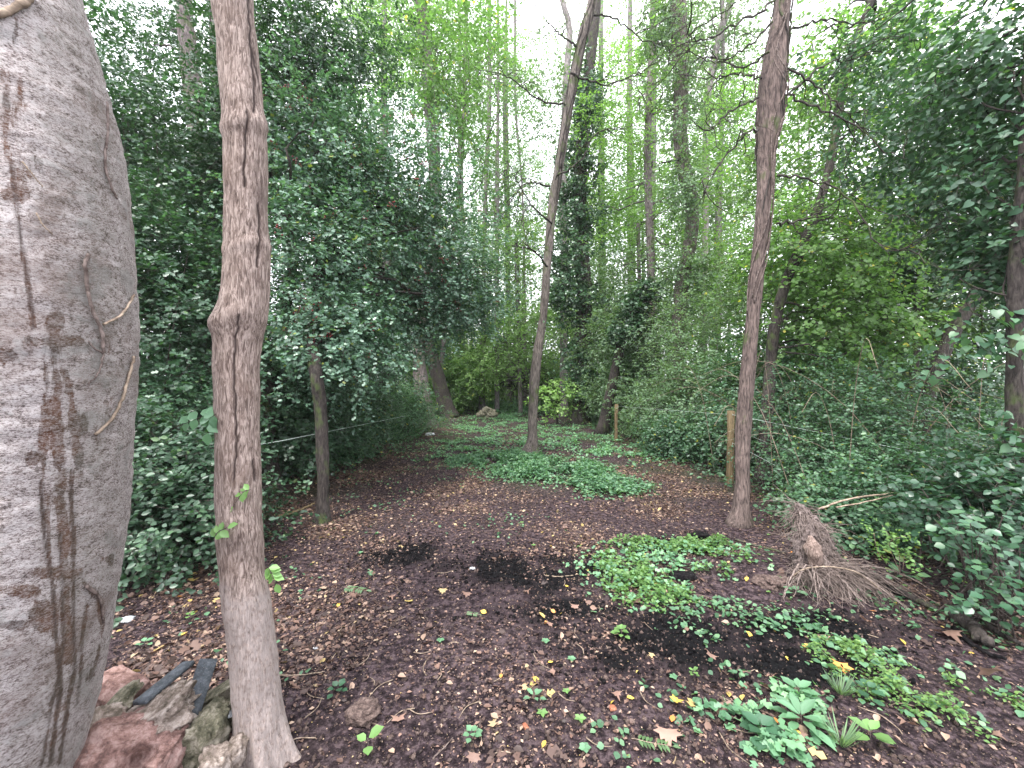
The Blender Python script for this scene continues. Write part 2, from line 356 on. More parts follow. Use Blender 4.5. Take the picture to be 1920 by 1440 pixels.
SH = dict(diamond=T_diamond(), oval=T_oval(), narrow=T_oval(.19), round=T_oval(.42), heart=T_heart(), lobed=T_lobed(), maple=T_maple())
def unit(a): return a / (np.linalg.norm(a, axis=-1, keepdims=True) + 1e-9)
def leaves(mb, pos, axis, nrm, size, shape='diamond', rnd=None):
    pos = np.asarray(pos, float); n = len(pos)
    if n == 0: return
    Y = unit(np.asarray(axis, float)); Z = unit(nrm - (nrm * Y).sum(-1, keepdims=True) * Y); X = np.cross(Y, Z)
    tv, tf = SH[shape]; k = len(tv); size = np.broadcast_to(np.asarray(size, float), (n,))
    V = pos[:, None] + size[:, None, None] * (tv[None, :, 0:1] * X[:, None] + tv[None, :, 1:2] * Y[:, None] + tv[None, :, 2:3] * Z[:, None])
    if rnd is None: rnd = rng.random(n)
    o = (np.arange(n) * k)[:, None, None]
    mb.add(V.reshape(-1, 3), [(f[None] + o).reshape(-1, f.shape[1]) for f in tf], rnd=np.repeat(rnd, k))
def rvec(n): return unit(rng.normal(size=(n, 3)))
def sprays(mb, p, d, length, m, size, shape='diamond', up=1.2, tw=None, jit=0.5, rbase=None, face=None):
    """leafy twigs: p start (n,3), d direction (n,3); m leaves in two ranks along each"""
    n = len(p)
    if n == 0: return
    d = unit(d); side = unit(np.cross(d, np.array([0, 0, 1.0])) + 0.15 * rvec(n))
    length = np.broadcast_to(np.asarray(length, float), (n,))
    t = (np.arange(m) + 0.6) / m
    sgn = np.where(np.arange(m) % 2 == 0, 1.0, -1.0)
    c = p[:, None] + d[:, None] * (t[None, :, None] * length[:, None, None]) + np.array([0, 0, -0.35]) * (t ** 2)[None, :, None] * length[:, None, None] * 0.5
    c = c + rng.normal(size=(n, m, 3)) * size * 0.35
    ax = d[:, None] * 0.6 + side[:, None] * sgn[None, :, None] * 0.9 + jit * rng.normal(size=(n, m, 3)) * 0.6
    nr = np.array([0, 0, up]) + rng.normal(size=(n, m, 3)) * 0.55
    if face is not None: nr = nr + face[:, None] * 0.9
    sz = size * (0.65 + 0.6 * rng.random((n, m)))
    rb = rng.random(n) if rbase is None else rbase
    rr = np.clip(0.55 * rb[:, None] + 0.45 * rng.random((n, m)), 0, 1); 
    rr = np.where(rng.random((n, m)) < 0.012, 1.0, rr * 0.93)
    leaves(mb, c.reshape(-1, 3), ax.reshape(-1, 3), nr.reshape(-1, 3), sz.ravel(), shape, rr.ravel())
    if tw is not None:
        prisms(tw, p, p + d * (length * 0.95)[:, None] - np.array([0, 0, .16]) * length[:, None], 0.0022 + 0.0015 * (size > .06), 0.001)
def prisms(mb, a, b, r0, r1):
    n = len(a); d = unit(b - a); u = unit(np.cross(d, np.array([0.3, 0.2, 0.93]))); v = np.cross(d, u)
    V = []
    for q, r in ((a, r0), (b, r1)):
        for k in range(3):
            an = 2 * math.pi * k / 3
            V.append(q + (u * math.cos(an) + v * math.sin(an)) * (r if np.isscalar(r) else r[:, None]))
    V = np.stack(V, 1)
    f = np.array([[0, 1, 4, 3], [1, 2, 5, 4], [2, 0, 3, 5]])
    o = (np.arange(n) * 6)[:, None, None]
    mb.add(V.reshape(-1, 3), [(f[None] + o).reshape(-1, 4)])
def blob(px, py, d, rx, ry, rd=None):       # ellipsoid of foliage given as seen, at its real distance and size
    c = P(px, py, d); s = d / F
    return (c, np.array([rx * s, rd if rd else 0.8 * rx * s, ry * s]))
def sample_clusters(b, nc):
    c, r = b; u = rvec(nc) * (rng.random(nc) ** 0.42)[:, None]
    return c + u * r
DENS = 1.7
def foliage(mb, tw, blobs, density, size, shape='diamond', m=12, cl=0.5, length=0.45, up=1.2, out=0.6, droop=-0.15, limb=None, limbmb=None, floor=0.05):
    """density: sprays per blob; clustered so that gaps stay open"""
    cents = []
    for b in blobs:
        n = int(density * DENS); nc = max(6, n // 14)
        cc = sample_clusters(b[:2], nc); cents.append(cc)
        which = rng.integers(0, nc, n); rr = np.minimum(b[1], cl * (0.5 + b[1]))
        p = cc[which] + rng.normal(size=(n, 3)) * np.minimum(cl, b[1] * 0.4) * np.array([1, 1, .6])
        p[:, 2] = np.maximum(p[:, 2], floor + H(p[:, 0], p[:, 1]) + 0.03 * rng.random(n))
        d = rvec(n) * np.array([1, 1, .55]) + out * unit((p - b[0]) / b[1]) + np.array([0, 0, droop])
        rb = np.clip(rng.random(nc)[which] * 0.6 + rng.random(n) * 0.4, 0, 1)
        sprays(mb, p, d, length * (0.6 + 0.7 * rng.random(n)), m, size, shape, up * .75, tw, rbase=rb, face=unit((p - b[0]) / b[1]))
        if limbmb is not None and limb is not None:
            lp, k, r0 = limb
            for q in cc[:k]:
                i = np.argmin(np.linalg.norm(lp - (q + np.array([0, 0, -0.5])), axis=1) + 0.3 * rng.random(len(lp)))
                s = lp[i]; mid = (s + q) / 2 + rng.normal(size=3) * 0.15 * np.linalg.norm(q - s) + np.array([0, 0, .1])
                L = np.linalg.norm(q - s); ns = 9
                pa = spline([s, mid, q], ns) + np.vstack([np.zeros(3), rng.normal(size=(ns - 1, 3)) * 0.02 * L])
                limbmb.add(*tube(pa, np.linspace(r0, r0 * .2, ns) * min(1, .5 + L / 3), 5))
    return np.concatenate(cents)
def trunk_path(pts, d, n=60):
    """pts: (py, x_left, x_right[, depth]) of the two outlines as seen, trunk axis at depth d -> centre line and radii in metres"""
    c = []; r = []
    for p in pts:
        dd = p[3] if len(p) > 3 else d
        a, b = math.atan((p[1] - 960) / F), math.atan((p[2] - 960) / F)
        mid, half = (a + b) / 2, (b - a) / 2; D = dd / math.cos(mid); rad = D * math.sin(half)
        yt = math.sqrt(D * D - rad * rad) * math.cos(b if mid < 0 else a)     # depth of the outline nearer the middle
        c.append([dd * math.tan(mid), dd, EYE - (p[0] - HOR) / F * yt]); r.append(rad)
    q = spline(np.column_stack([c, r]), n)
    return q[:, :3], q[:, 3]

# ================================================================ GROUND
def axis(fine0, fine1, step, far0, far1):
    a = list(np.arange(fine0, fine1 + 1e-6, step)); s = step
    while a[-1] < far1: s *= 1.16; a.append(a[-1] + s)
    s = step; lo = []
    x = fine0
    while x > far0: s *= 1.16; x -= s; lo.append(x)
    return np.array(lo[::-1] + a)
xs = axis(-3.8, 3.8, 0.026, -300, 300); ys = axis(1.1, 7.5, 0.024, -120, 400)
X, Y = np.meshgrid(xs, ys); Z = H(X, Y)
CH = [(0.95, 2.42, .62, .30), (0.35, 2.75, .45, .16), (-1.0, 3.7, .45, .30), (0.0, 3.35, .7, .35), (1.7, 3.9, .35, .25), (2.0, 2.55, .5, .16), (1.6, 2.25, .35, .16)]
def charf(x, y):
    c = 0
    for cx, cyy, rx, ry in CH: c = np.maximum(c, np.exp(-(((x - cx) / rx) ** 2 + ((y - cyy) / ry) ** 2) * 0.9))
    c = np.clip(c * (1 + 1.3 * fbm(v3(np.asarray(x) * 5, np.asarray(y) * 5, 6.), 4)), 0, 1)
    return c
ch = charf(X, Y); ch = np.where(np.abs(X) < 4, ch, 0) * (1.0) 
ch[(X < .0) & (Y > 3)] *= 0.75
mo = np.clip((Y - 4.2) / 2, 0, 1) * np.clip(fbm(v3(X * .7, Y * .7, 2.0), 3) * 2 - .3 + np.clip(np.abs(X) - 2.6, 0, 1) + np.clip((Y - 7) / 4, 0, .7), 0, 1)
ny, nx = X.shape
i = (np.arange(ny - 1)[:, None] * nx + np.arange(nx - 1)[None]).ravel()
me = mesh_from('ground', v3(X, Y, Z).reshape(-1, 3), [np.stack([i, i + 1, i + nx + 1, i + nx], 1)], {'char': ch.ravel(), 'moss': mo.ravel()}, True)
me.materials.append(M['soil']); go = bpy.data.objects.new('ground', me); C.objects.link(go)
tag(go, 'dark brown soil strewn with leaves and blackened charcoal patches', None, None, 'structure')

# ---------------------------------------------------------------- leaf litter (nobody could count it)
def litter_density(x, y):
    s = 0.32 + 0.5 * np.clip((-x - 1.0) / 2, 0, 1) + 0.4 * np.clip((x - 1.6) / 1.5, 0, 1)
    s = s + 0.55 * np.exp(-((y - 5.2) / 2.6) ** 2) * np.clip(.8 - x * .3, 0.15, 1)
    s = s * (0.30 + 1.6 * np.clip(fbm(v3(x * 1.6, y * 1.6, 4.0), 4) * 1.6 + .2, 0, 1.2))
    s = s * (1 - 0.7 * charf(x, y))
    return np.clip(s, 0, 1.3)
def scatter_litter(name, n, smin, smax, label, shape, ymax=14, lo=0, hi=1, tilt=.35, power=1.0, dmin=1.5):
    mb = MB()
    d = dmin * (ymax / dmin) ** (rng.random(n * 3) ** .8); x = rng.uniform(-1.4, 1.4, n * 3) * np.minimum(d, 3.0)
    keep = rng.random(n * 3) < litter_density(x, d) ** power * np.clip(.35 + d / 6, .4, 1) * np.where(np.abs(x) < 3.9, 1, .3)
    x, d = x[keep][:n], d[keep][:n]; k = len(x); s = smin + (smax - smin) * rng.random(k) ** 2
    ax = rvec(k) * np.array([1, 1, .15]); nr = np.array([0, 0, 1.0]) + rng.normal(size=(k, 3)) * tilt
    rn = lo + (hi - lo) * rng.random(k)
    z = H(x, d) + 0.004 + s * 0.16 * rng.random(k)
    leaves(mb, v3(x, d, z), ax, nr, s, shape, rn)
    return tag(mb.build(name, M['litter']), label, 'leaf litter', None, 'stuff')
scatter_litter('leaf_litter', 110000, 0.006, 0.030, 'small dry brown leaf fragments strewn over the dark soil', 'diamond', 14, 0, .86, .45)
scatter_litter('leaf_litter', 15000, 0.02, 0.055, 'curled brown and pinkish leaves lying thick along the path edges', 'oval', 16, .1, .91, .5, 2.0)
scatter_litter('leaf_litter', 16000, 0.003, 0.010, 'tiny pale chips and grit on the bare soil', 'diamond', 5, .60, .9, .3, .35)
scatter_litter('leaf_litter', 3500, 0.03, 0.07, 'crinkled lobed brown leaves among the litter', 'lobed', 12, .1, .9, .6, 2.0)
scatter_litter('leaf_litter', 60000, 0.02, 0.05, 'tan and pinkish leaves carpeting the middle of the path', 'diamond', 24, .25, .89, .4, 1.4, 3.6)
# soil crumbs
mb = MB(); n = 9000; d = 1.5 * (4.5 / 1.5) ** rng.random(n); x = rng.uniform(-1.4, 1.4, n) * d; s = .003 + .012 * rng.random(n) ** 3
oc = np.array([[1, 0, 0], [-1, 0, 0], [0, 1, 0], [0, -1, 0], [0, 0, 1], [0, 0, -1.]]); of = np.array([[0, 2, 4], [2, 1, 4], [1, 3, 4], [3, 0, 4], [2, 0, 5], [1, 2, 5], [3, 1, 5], [0, 3, 5]])
V = v3(x, d, H(x, d) + s * .3)[:, None] + (oc[None] + rng.normal(size=(n, 6, 3)) * .3) * s[:, None, None]
mb.add(V.reshape(-1, 3), [(of[None] + (np.arange(n) * 6)[:, None, None]).reshape(-1, 3)])
tag(mb.build('soil_crumbs', M['clod']), 'loose crumbs of dark soil covering the foreground', 'soil', None, 'stuff')

mb = MB(); n = 26000; x = rng.uniform(-1.8, 2.6, n); d = rng.uniform(1.9, 4.3, n); kp = rng.random(n) < charf(x, d) ** 1.3; x, d = x[kp], d[kp]; n = len(x); s = .003 + .014 * rng.random(n) ** 3
V = v3(x, d, H(x, d) + s * .35)[:, None] + (oc[None] + rng.normal(size=(n, 6, 3)) * .35) * s[:, None, None]
mb.add(V.reshape(-1, 3), [(of[None] + (np.arange(n) * 6)[:, None, None]).reshape(-1, 3)])
tag(mb.build('charcoal_crumbs', M['black']), 'crumbs of black charcoal scattered in dark patches', 'charcoal', None, 'stuff')

# ================================================================ GROUND COVER (stuff)
def cover(name, label, cat, patches, n, size, shape, mat, hgt=0.10, edge=0.35, rlo=0, rhi=1, up=1.6):
    mb = MB(); tot = sum(a[2] * a[3] for a in patches)
    for cx, cyy, rx, ry in patches:
        k = int(n * rx * ry / tot); th = rng.random(k * 2) * 6.283; rr = np.sqrt(rng.random(k * 2)) * 1.45
        x = cx + rx * rr * np.cos(th); y = cyy + ry * rr * np.sin(th)
        dens = np.clip((1.25 - rr) * 1.6, 0.03, 1) * np.clip((fbm(v3(x * 2.6, y * 2.6, 7.0), 3) + .5 * fbm(v3(x * 9, y * 9, 8.0), 2)) * 2.6 + .95 - edge, 0, 1)
        kp = rng.random(k * 2) < dens; x, y, dn = x[kp], y[kp], dens[kp]; k = len(x)
        g = H(x, y); z = g + 0.01 + hgt * dn * (0.3 + 0.7 * rng.random(k)) * (0.5 + 0.9 * np.clip(fbm(v3(x * 5, y * 5, 2.), 2) + .5, 0, 1))
        ax = rvec(k) * np.array([1, 1, .3]); nr = np.array([0, 0, up]) + rng.normal(size=(k, 3)) * .6
        leaves(mb, v3(x, y, z), ax, nr, size * (.55 + .7 * rng.random(k)), shape, rlo + (rhi - rlo) * rng.random(k))
    return tag(mb.build(name, M[mat]), label, cat, None, 'stuff')
cover('ground_ivy', 'dense green carpet of low plants around the foot of the centre tree', 'ground cover',
      [(0.25, 7.7, 1.3, .6), (0.8, 6.9, 1.1, .6), (1.4, 6.1, .65, .5), (-.4, 8.1, .9, .4)], 26000, .055, 'oval', 'cover', .15, .1)
cover('ground_ivy', 'patchy low green growth across the middle of the path', 'ground cover',
      [(-.9, 10, 1.5, 1.2), (1.6, 10.2, 1.8, 1.6), (0.3, 13.5, 2.6, 2.6), (-1.2, 8.6, 1.2, .6), (2.6, 8.6, .9, 1.1), (-.9, 17, 1.4, 2)], 30000, .065, 'oval', 'cover', .08, .65)
cover('ground_ivy', 'bright green carpet of plants closing the far end of the path', 'ground cover',
      [(.1, 21, 1.7, 3.5), (.4, 27, 2.4, 4)], 12000, .13, 'oval', 'cover', .3, .2, .3, 1)
cover('chickweed', 'light green leafy weeds spreading beside the charred log', 'weeds',
      [(.95, 3.3, .28, .36), (1.2, 3.75, .3, .22), (1.75, 3.75, .35, .2), (1.7, 3.3, .24, .2), (1.05, 2.92, .3, .18)], 6000, .030, 'round', 'weed', .10, .85, 0, .8)
cover('chickweed', 'teal-green leaves mixed into and around the light green weed patch', 'weeds',
      [(1.1, 3.3, .6, .6), (1.6, 3.5, .6, .5)], 1500, .042, 'lobed', 'cover', .08, .5)
cover('chickweed', 'bright green fine-leaved weeds sprawling along the right foreground', 'weeds',
      [(2.0, 2.12, .34, .16), (2.25, 1.92, .32, .18), (2.5, 1.75, .3, .2), (1.9, 2.35, .25, .12)], 8500, .022, 'oval', 'weed', .11, .7, .1, 1)
cover('weeds', 'rounder dull green leaves mixed along the bright right foreground weeds', 'weeds',
      [(2.1, 2.1, .5, .22), (2.4, 1.85, .4, .2), (1.85, 2.45, .4, .2)], 700, .04, 'round', 'cover', .07, .5)
cover('weeds', 'broad dark green leaf patch low in the right foreground', 'weeds',
      [(1.02, 1.80, .20, .13), (1.32, 1.95, .2, .10), (1.2, 1.7, .16, .10), (1.42, 1.72, .1, .07)], 620, .05, 'lobed', 'cover', .07, .35)
cover('weeds', 'scattered small green seedlings over the right side of the soil', 'weeds',
      [(1.3, 2.75, .4, .18), (1.6, 2.55, .5, .2), (1.0, 2.05, .3, .2), (.55, 1.75, .2, .12), (2.5, 2.6, .6, .4)], 1700, .032, 'round', 'cover', .05, .55)
cover('weeds', 'scattered small green seedlings over the left side of the path', 'weeds',
      [(-1.3, 4.6, .9, .8), (-1.9, 3.0, .6, .5), (-1.2, 2.2, .45, .3), (0.0, 4.3, .8, .5), (-.7, 1.75, .2, .2), (-1.6, 6.5, 1, 1)], 1500, .032, 'round', 'cover', .05, .85)
cover('undergrowth', 'dark ivy and weeds covering the ground under the left bushes', 'undergrowth',
      [(-4.2, 5, .9, 2.2), (-4.6, 9, 1.4, 3), (-3.9, 14, 1.3, 4), (-4, 21, 1.6, 4), (-3.6, 3.2, .6, .8)], 30000, .07, 'oval', 'bramble', .22, .1)
cover('undergrowth', 'dark ivy and weeds covering the ground under the right bushes', 'undergrowth',
      [(4.45, 6, .95, 2.6), (4.4, 10, 1.4, 3), (4.0, 15, 1.5, 4), (4, 22, 1.6, 4), (3.9, 3.6, .9, .9), (6, 5, 1.5, 2)], 30000, .07, 'oval', 'bramble', .22, .1)

# ================================================================ MAIN TRUNKS
# --- the big smooth-barked tree at the left edge
BT = [(1560, -420, 128, 1.28), (1440, -400, 150, 1.28), (1250, -340, 195, 1.28), (1100, -300, 222, 1.28), (950, -270, 242, 1.28), (800, -250, 256, 1.28), (650, -240, 263, 1.28),
      (500, -245, 258, 1.28), (380, -255, 243, 1.28), (260, -270, 222, 1.28), (140, -285, 193, 1.28), (0, -300, 160, 1.28), (-250, -330, 110, 1.28), (-900, -400, 60, 1.28)]
bp, br = trunk_path(BT, 1.28, 420)
bp = np.vstack([bp[:1] * [1, 1, 0] + [[-.03, 0, -.1]], bp]); br = np.concatenate([[br[0] * 1.35], br])
base = np.array([bp[0][0], bp[0][1], 0.0])
t1 = thing('beech_tree', 'large smooth-barked tree filling the left edge, brown stains running down', 'tree', base)
SEG = 300
V, fs = tube(bp, br, SEG, 0, 1, 0, True)
vv = V.reshape(len(bp), SEG, 3); D = unit(vv - bp[:, None])
D[..., 2] = 0
rg = 0.018 * fbm(vv * np.array([2.2, 2.2, 1.6]), 3) + 0.005 * fbm(vv * np.array([14, 14, 30]), 4)
rg += 0.0030 * np.maximum(0, fbm(vv * np.array([30, 30, 60]) + 5, 3))
vv = vv + D * rg[..., None]
# projected position of the bark, used to lay the stains on the trunk
pxx = vv[..., 0] / vv[..., 1] * F + 960; pyy = HOR - (vv[..., 2] - EYE) / vv[..., 1] * F
pxx = np.where(D[..., 1] < .3, pxx, -999)
wob = 14 * fbm(v3(pyy / 90, pxx / 200, 1.), 3)
st = np.zeros(pxx.shape)
def blot(cx, cyy, rx, ry, a=1.): 
    global st
    st = np.maximum(st, a * np.clip(1.6 * np.exp(-(((pxx - cx - wob * .5) / rx) ** 2 + ((pyy - cyy) / ry) ** 2)), 0, 1))
for a_ in [(100, 605, 20, 20), (115, 640, 55, 10), (148, 800, 18, 20), (145, 850, 12, 25), (40, 365, 28, 14), (5, 665, 18, 14), (100, 1075, 45, 12), (30, 1110, 38, 12), (75, 1160, 22, 30), (20, 1175, 40, 8), (60, 860, 14, 14), (215, 1050, 26, 10), (60, 330, 40, 50, .45), (110, 900, 30, 60, .5), (20, 250, 30, 200, .35), (190, 700, 30, 300, .25)]: blot(*a_)
dr = np.zeros(pxx.shape)
def drip(pts, wd, a=1.):
    global dr, st
    pts = np.array(pts, float); cx = np.interp(pyy, pts[:, 0], pts[:, 1], left=-900, right=-900)
    g = np.exp(-((pxx - cx - wob * .3) / wd) ** 2); dr = np.maximum(dr, a * g * (wd < 5)); st = np.maximum(st, .85 * a * np.exp(-((pxx - cx - wob * .3) / (wd * 1.6)) ** 2))
drip([(300, 25), (480, 45), (620, 65)], 4, .9); drip([(620, 100), (750, 105), (900, 112), (1060, 118), (1250, 125)], 8); drip([(640, 85), (900, 80), (1080, 90)], 6, .8)
drip([(690, 118), (800, 140), (900, 150)], 6, .9); drip([(900, 75), (1000, 78), (1100, 95), (1300, 108), (1440, 88)], 4); drip([(880, 130), (1000, 133), (1250, 135), (1440, 105)], 4, .9)
drip([(1000, 108), (1200, 116), (1440, 72)], 3.5, .9); drip([(1090, 150), (1130, 185), (1200, 190), (1280, 160)], 5, .9); drip([(0, 40), (200, 15), (300, 20)], 7, .6); drip([(1130, 160), (1200, 150), (1330, 140)], 3.5, .7)
mbt = MB(); mbt.add(vv.reshape(-1, 3), fs, stain=np.clip(st, 0, 1).ravel(), drip=np.clip(dr, 0, 1).ravel())
mbt.build('trunk', M['beech'], t1, True)
def on_trunk(px, py, lift=.004):
    """nearest point of the beech bark seen at this pixel"""
    dd = np.array([(px - 960) / F, 1.0, -(py - HOR) / F])
    for s in np.linspace(.7, 1.6, 500):
        q = np.array([0, 0, EYE]) + dd * s; k = np.argmin(np.abs(bp[:, 2] - q[2]))
        if np.hypot(q[0] - bp[k, 0], q[1] - bp[k, 1]) < br[k] + .006: return q - dd * lift
    return np.array([0, 0, EYE]) + dd * 1.2
for pts, r0, r1, m_ in [([(66, -5), (52, 8), (30, 22), (0, 32), (-30, 34)], .007, .006, 'stick'), ([(203, 195), (205, 240), (200, 300), (207, 340), (222, 375)], .0035, .0022, 'vine'),
        ([(168, 478), (162, 500), (168, 555), (178, 590), (193, 625), (195, 662)], .0035, .0035, 'vine'), ([(195, 660), (185, 700), (165, 720)], .002, .001, 'vine'), ([(193, 662), (176, 652), (166, 640)], .002, .0015, 'vine'),
        ([(253, 553), (240, 575), (222, 595), (195, 608)], .0025, .003, 'stick'), ([(252, 668), (244, 700), (230, 745), (210, 785), (178, 815)], .003, .0035, 'stick'),
        ([(45, 305), (62, 325), (82, 352)], .0015, .001, 'stick'), ([(70, 400), (85, 425), (100, 440)], .0015, .001, 'stick'), ([(160, 1100), (185, 1125), (192, 1170)], .004, .002, 'vine')]:
    w_ = spline([on_trunk(*p) for p in pts], 26); mm = MB()
    mm.add(*tube(w_ + rng.normal(size=w_.shape) * .0009, np.linspace(r0, r1, 26) * 1.4, 7, .35, 60)); mm.build('ivy_stem', M[m_], t1, True)

# --- second trunk, ridged bark
ST = [(1530, 440, 640), (1480, 455, 592), (1440, 462, 563), (1380, 446, 541), (1300, 434, 526), (1200, 424, 516), (1120, 413, 507), (1060, 405, 497), (960, 402, 490), (850, 401, 490), (750, 399, 487), (690, 397, 487),
      (650, 399, 490), (600, 403, 500), (560, 412, 507), (500, 418, 508), (400, 421, 504), (300, 419, 503), (200, 415, 497), (100, 406, 487), (0, 397, 479), (-300, 385, 465), (-900, 380, 455)]
sp_, sr_ = trunk_path(ST, 1.66, 420)
base = np.array([sp_[0][0], sp_[0][1], 0.0])
t2 = thing('ridged_tree', 'slim crooked pinkish-brown trunk with cracked bark beside the big left tree', 'tree', base)
SEG = 200
V, fs = tube(sp_, sr_, SEG, 0, 1, 0, True); vv = V.reshape(len(sp_), SEG, 3); D = unit(vv - sp_[:, None]); D[..., 2] = 0
rg = .007 * fbm(vv * 9, 3) + .004 * fbm(vv * np.array([45, 45, 7]) + 3, 3)
pxx = vv[..., 0] / vv[..., 1] * F + 960; pyy = HOR - (vv[..., 2] - EYE) / vv[..., 1] * F
fl = np.clip((pyy - 1330) / 150, 0, 1); ang = np.arctan2(D[..., 1], D[..., 0])
rg += fl ** 1.5 * .06 * np.maximum(0, np.sin(ang * 5 + 1))
crk = np.zeros(pxx.shape)
for pts in [[(0, 470), (120, 476), (170, 480), (215, 478)], [(210, 466), (300, 460), (350, 459)], [(590, 450), (640, 441), (720, 439), (800, 444), (850, 442), (900, 438)], [(380, 486), (430, 488), (500, 485)], [(100, 476), (190, 497)], [(860, 474), (900, 478)]]:
    pts = np.array(pts, float); cx = np.interp(pyy, pts[:, 0], pts[:, 1], left=-900, right=-900) + 3 * fbm(v3(pyy / 14, 0, 5), 2)
    crk = np.maximum(crk, np.exp(-((pxx - cx) / 2.6) ** 2))
crk = crk * (D[..., 1] < 0.1); rg -= .006 * crk
for cy_, hgt, ww in ((235, .010, 14), (460, .006, 10), (1075, -.006, 30), (600, .006, 25), (1010, .004, 16)): rg += hgt * np.exp(-((pyy - cy_ - 8 * np.sin(ang * 2)) / ww) ** 2)
kn = np.exp(-(((pxx - 405) / 14) ** 2 + ((pyy - 605) / 22) ** 2)) * (D[..., 1] < .3); rg += .016 * kn
mud = np.clip((pyy - 1070 + 60 * fbm(vv * 12, 2)) / 60, 0, 1)
dk = np.maximum(crk * 1.15, .6 * np.exp(-(((pxx - 492) / 12) ** 2 + ((pyy - 375) / 30) ** 2)))
dk = np.maximum(dk, .45 * np.exp(-(((pxx - 440) / 40) ** 2 + ((pyy - 1035 - 15 * np.sin(pxx / 12)) / 22) ** 2)))
vv = vv + D * rg[..., None]
mbt = MB(); mbt.add(vv.reshape(-1, 3), fs, stain=mud.ravel(), drip=(dk * .85).ravel()); mbt.build('trunk', M['syc'], t2, True)

def shape_mesh(name, shape, mat, sub=False):
    tv, tf = SH[shape]; me = mesh_from(name, tv, tf, {'rnd': np.full(len(tv), .6)}); me.materials.append(mat); return me
def leaf_parts(parent, pos, ax, nr, size, meshes, name='leaf'):
    b = np.array(parent['_w']); Y = unit(np.asarray(ax, float)); nr = np.asarray(nr, float); Z = unit(nr - (nr * Y).sum(-1, keepdims=True) * Y); X = np.cross(Y, Z)
    for k in range(len(pos)):
        o = bpy.data.objects.new(name, meshes[k % len(meshes)]); C.objects.link(o); o.parent = parent
        s = float(size if np.isscalar(size) else size[k]); m_ = Matrix.Identity(4)
        for r_ in range(3):
            m_[r_][0] = X[k][r_] * s; m_[r_][1] = Y[k][r_] * s; m_[r_][2] = Z[k][r_] * s; m_[r_][3] = pos[k][r_] - b[r_]
        o.matrix_local = m_
wl = [shape_mesh('leaf', 'oval', M['weed']), shape_mesh('leaf', 'oval', M['big'])]
# leafy sprigs springing from the second trunk
def sprig(t, pts, d, sz, mesh, n=4, r=.0016):
    w_ = spline([P(a, b, d) for a, b in pts], 14); mm = MB(); mm.add(*tube(w_, r, 5)); so = mm.build('sprig_stem', M['twig'], t); so['_w'] = list(t['_w'])
    pos = []; ax = []; nr = []
    for j in range(n):
        i_ = int(2 + 10 * j / n); T = unit(w_[i_ + 1] - w_[i_]); sd_ = unit(np.cross(T, [0, -1, .3]))
        for s_ in (1, -1): pos.append(w_[i_]); ax.append(T * .7 + sd_ * s_); nr.append(np.array([0, -.8, .7]) + rng.normal(size=3) * .2)
    pos.append(w_[-1]); ax.append(unit(w_[-1] - w_[-2])); nr.append(np.array([0, -.7, .8]))
    leaf_parts(so, pos, ax, nr, sz * (.8 + .4 * rng.random(len(pos))), [mesh])
m_spr = shape_mesh('leaf', 'round', M['cover'])
sprig(t2, [(412, 772), (395, 778), (372, 784), (345, 795), (318, 805)], 1.60, .045, m_spr, 4); sprig(t2, [(404, 776), (396, 784), (392, 795), (390, 812)], 1.585, .05, m_spr, 3)
sprig(t2, [(470, 918), (455, 924), (436, 950)], 1.585, .03, wl[0], 3, .001); sprig(t2, [(398, 1012), (408, 998), (425, 990)], 1.57, .04, wl[0], 3); sprig(t2, [(500, 1062), (508, 1075), (516, 1096)], 1.57, .036, wl[0], 4)

# --- generic trees ---------------------------------------------------------------------------------
def tree(name, label, pts, d, bark='gbark', crown=None, mat='mid', n=300, size=.08, shape='diamond', m=12, cl=.5, length=.45, limbs=6, limr=.03, seg=14, amp=.18, group=None, cat='tree', twigs=True, up=1.2, flare=True, ext=None, droop=-.15):
    """pts listed from the foot upward"""
    path, rad = trunk_path(pts, d, 46)
    foot = path[0].copy(); g = float(H(foot[0], foot[1]))
    if foot[2] > g - .02:            # hidden foot: run on down to the ground
        T = unit(path[0] - path[1]); T = unit(T * np.array([1, 1, 1]) + np.array([0, 0, -.8])); k = max(4, int((foot[2] - g) / .3))
        tt = np.linspace(0, 1, k, endpoint=False)[:, None]; end = foot + T / max(-T[2], .2) * (foot[2] - g + .1)
        path = np.vstack([end * (1 - tt) + foot * tt, path]); rad = np.concatenate([np.linspace(rad[0] * 1.25, rad[0], k), rad])
        foot = end
    if flare: rad = rad * (1 + .5 * np.exp(-np.clip(path[:, 2] - g, 0, 9) / .16))
    root = thing(name, label, cat, (foot[0], foot[1], g), group)
    mm = MB(); mm.add(*tube(path, rad, seg, amp, 5.0, 0, False, off=foot[0] * 7)); mm.build('trunk', M[bark], root, True)
    if crown:
        cm = MB(); tw = MB() if twigs else None; lm = MB()
        foliage(cm, tw, crown, n, size, shape, m, cl, length, up, limb=(path[len(path) // 4:], limbs, limr), limbmb=lm, droop=droop)
        cm.build('crown', M[mat], root)
        if twigs: o = tw.build('twigs', M['twig'], root); o['kind'] = 'stuff'
        if lm.n: lm.build('branches', M[bark], root, True)['kind'] = 'stuff'
    return root, path, rad

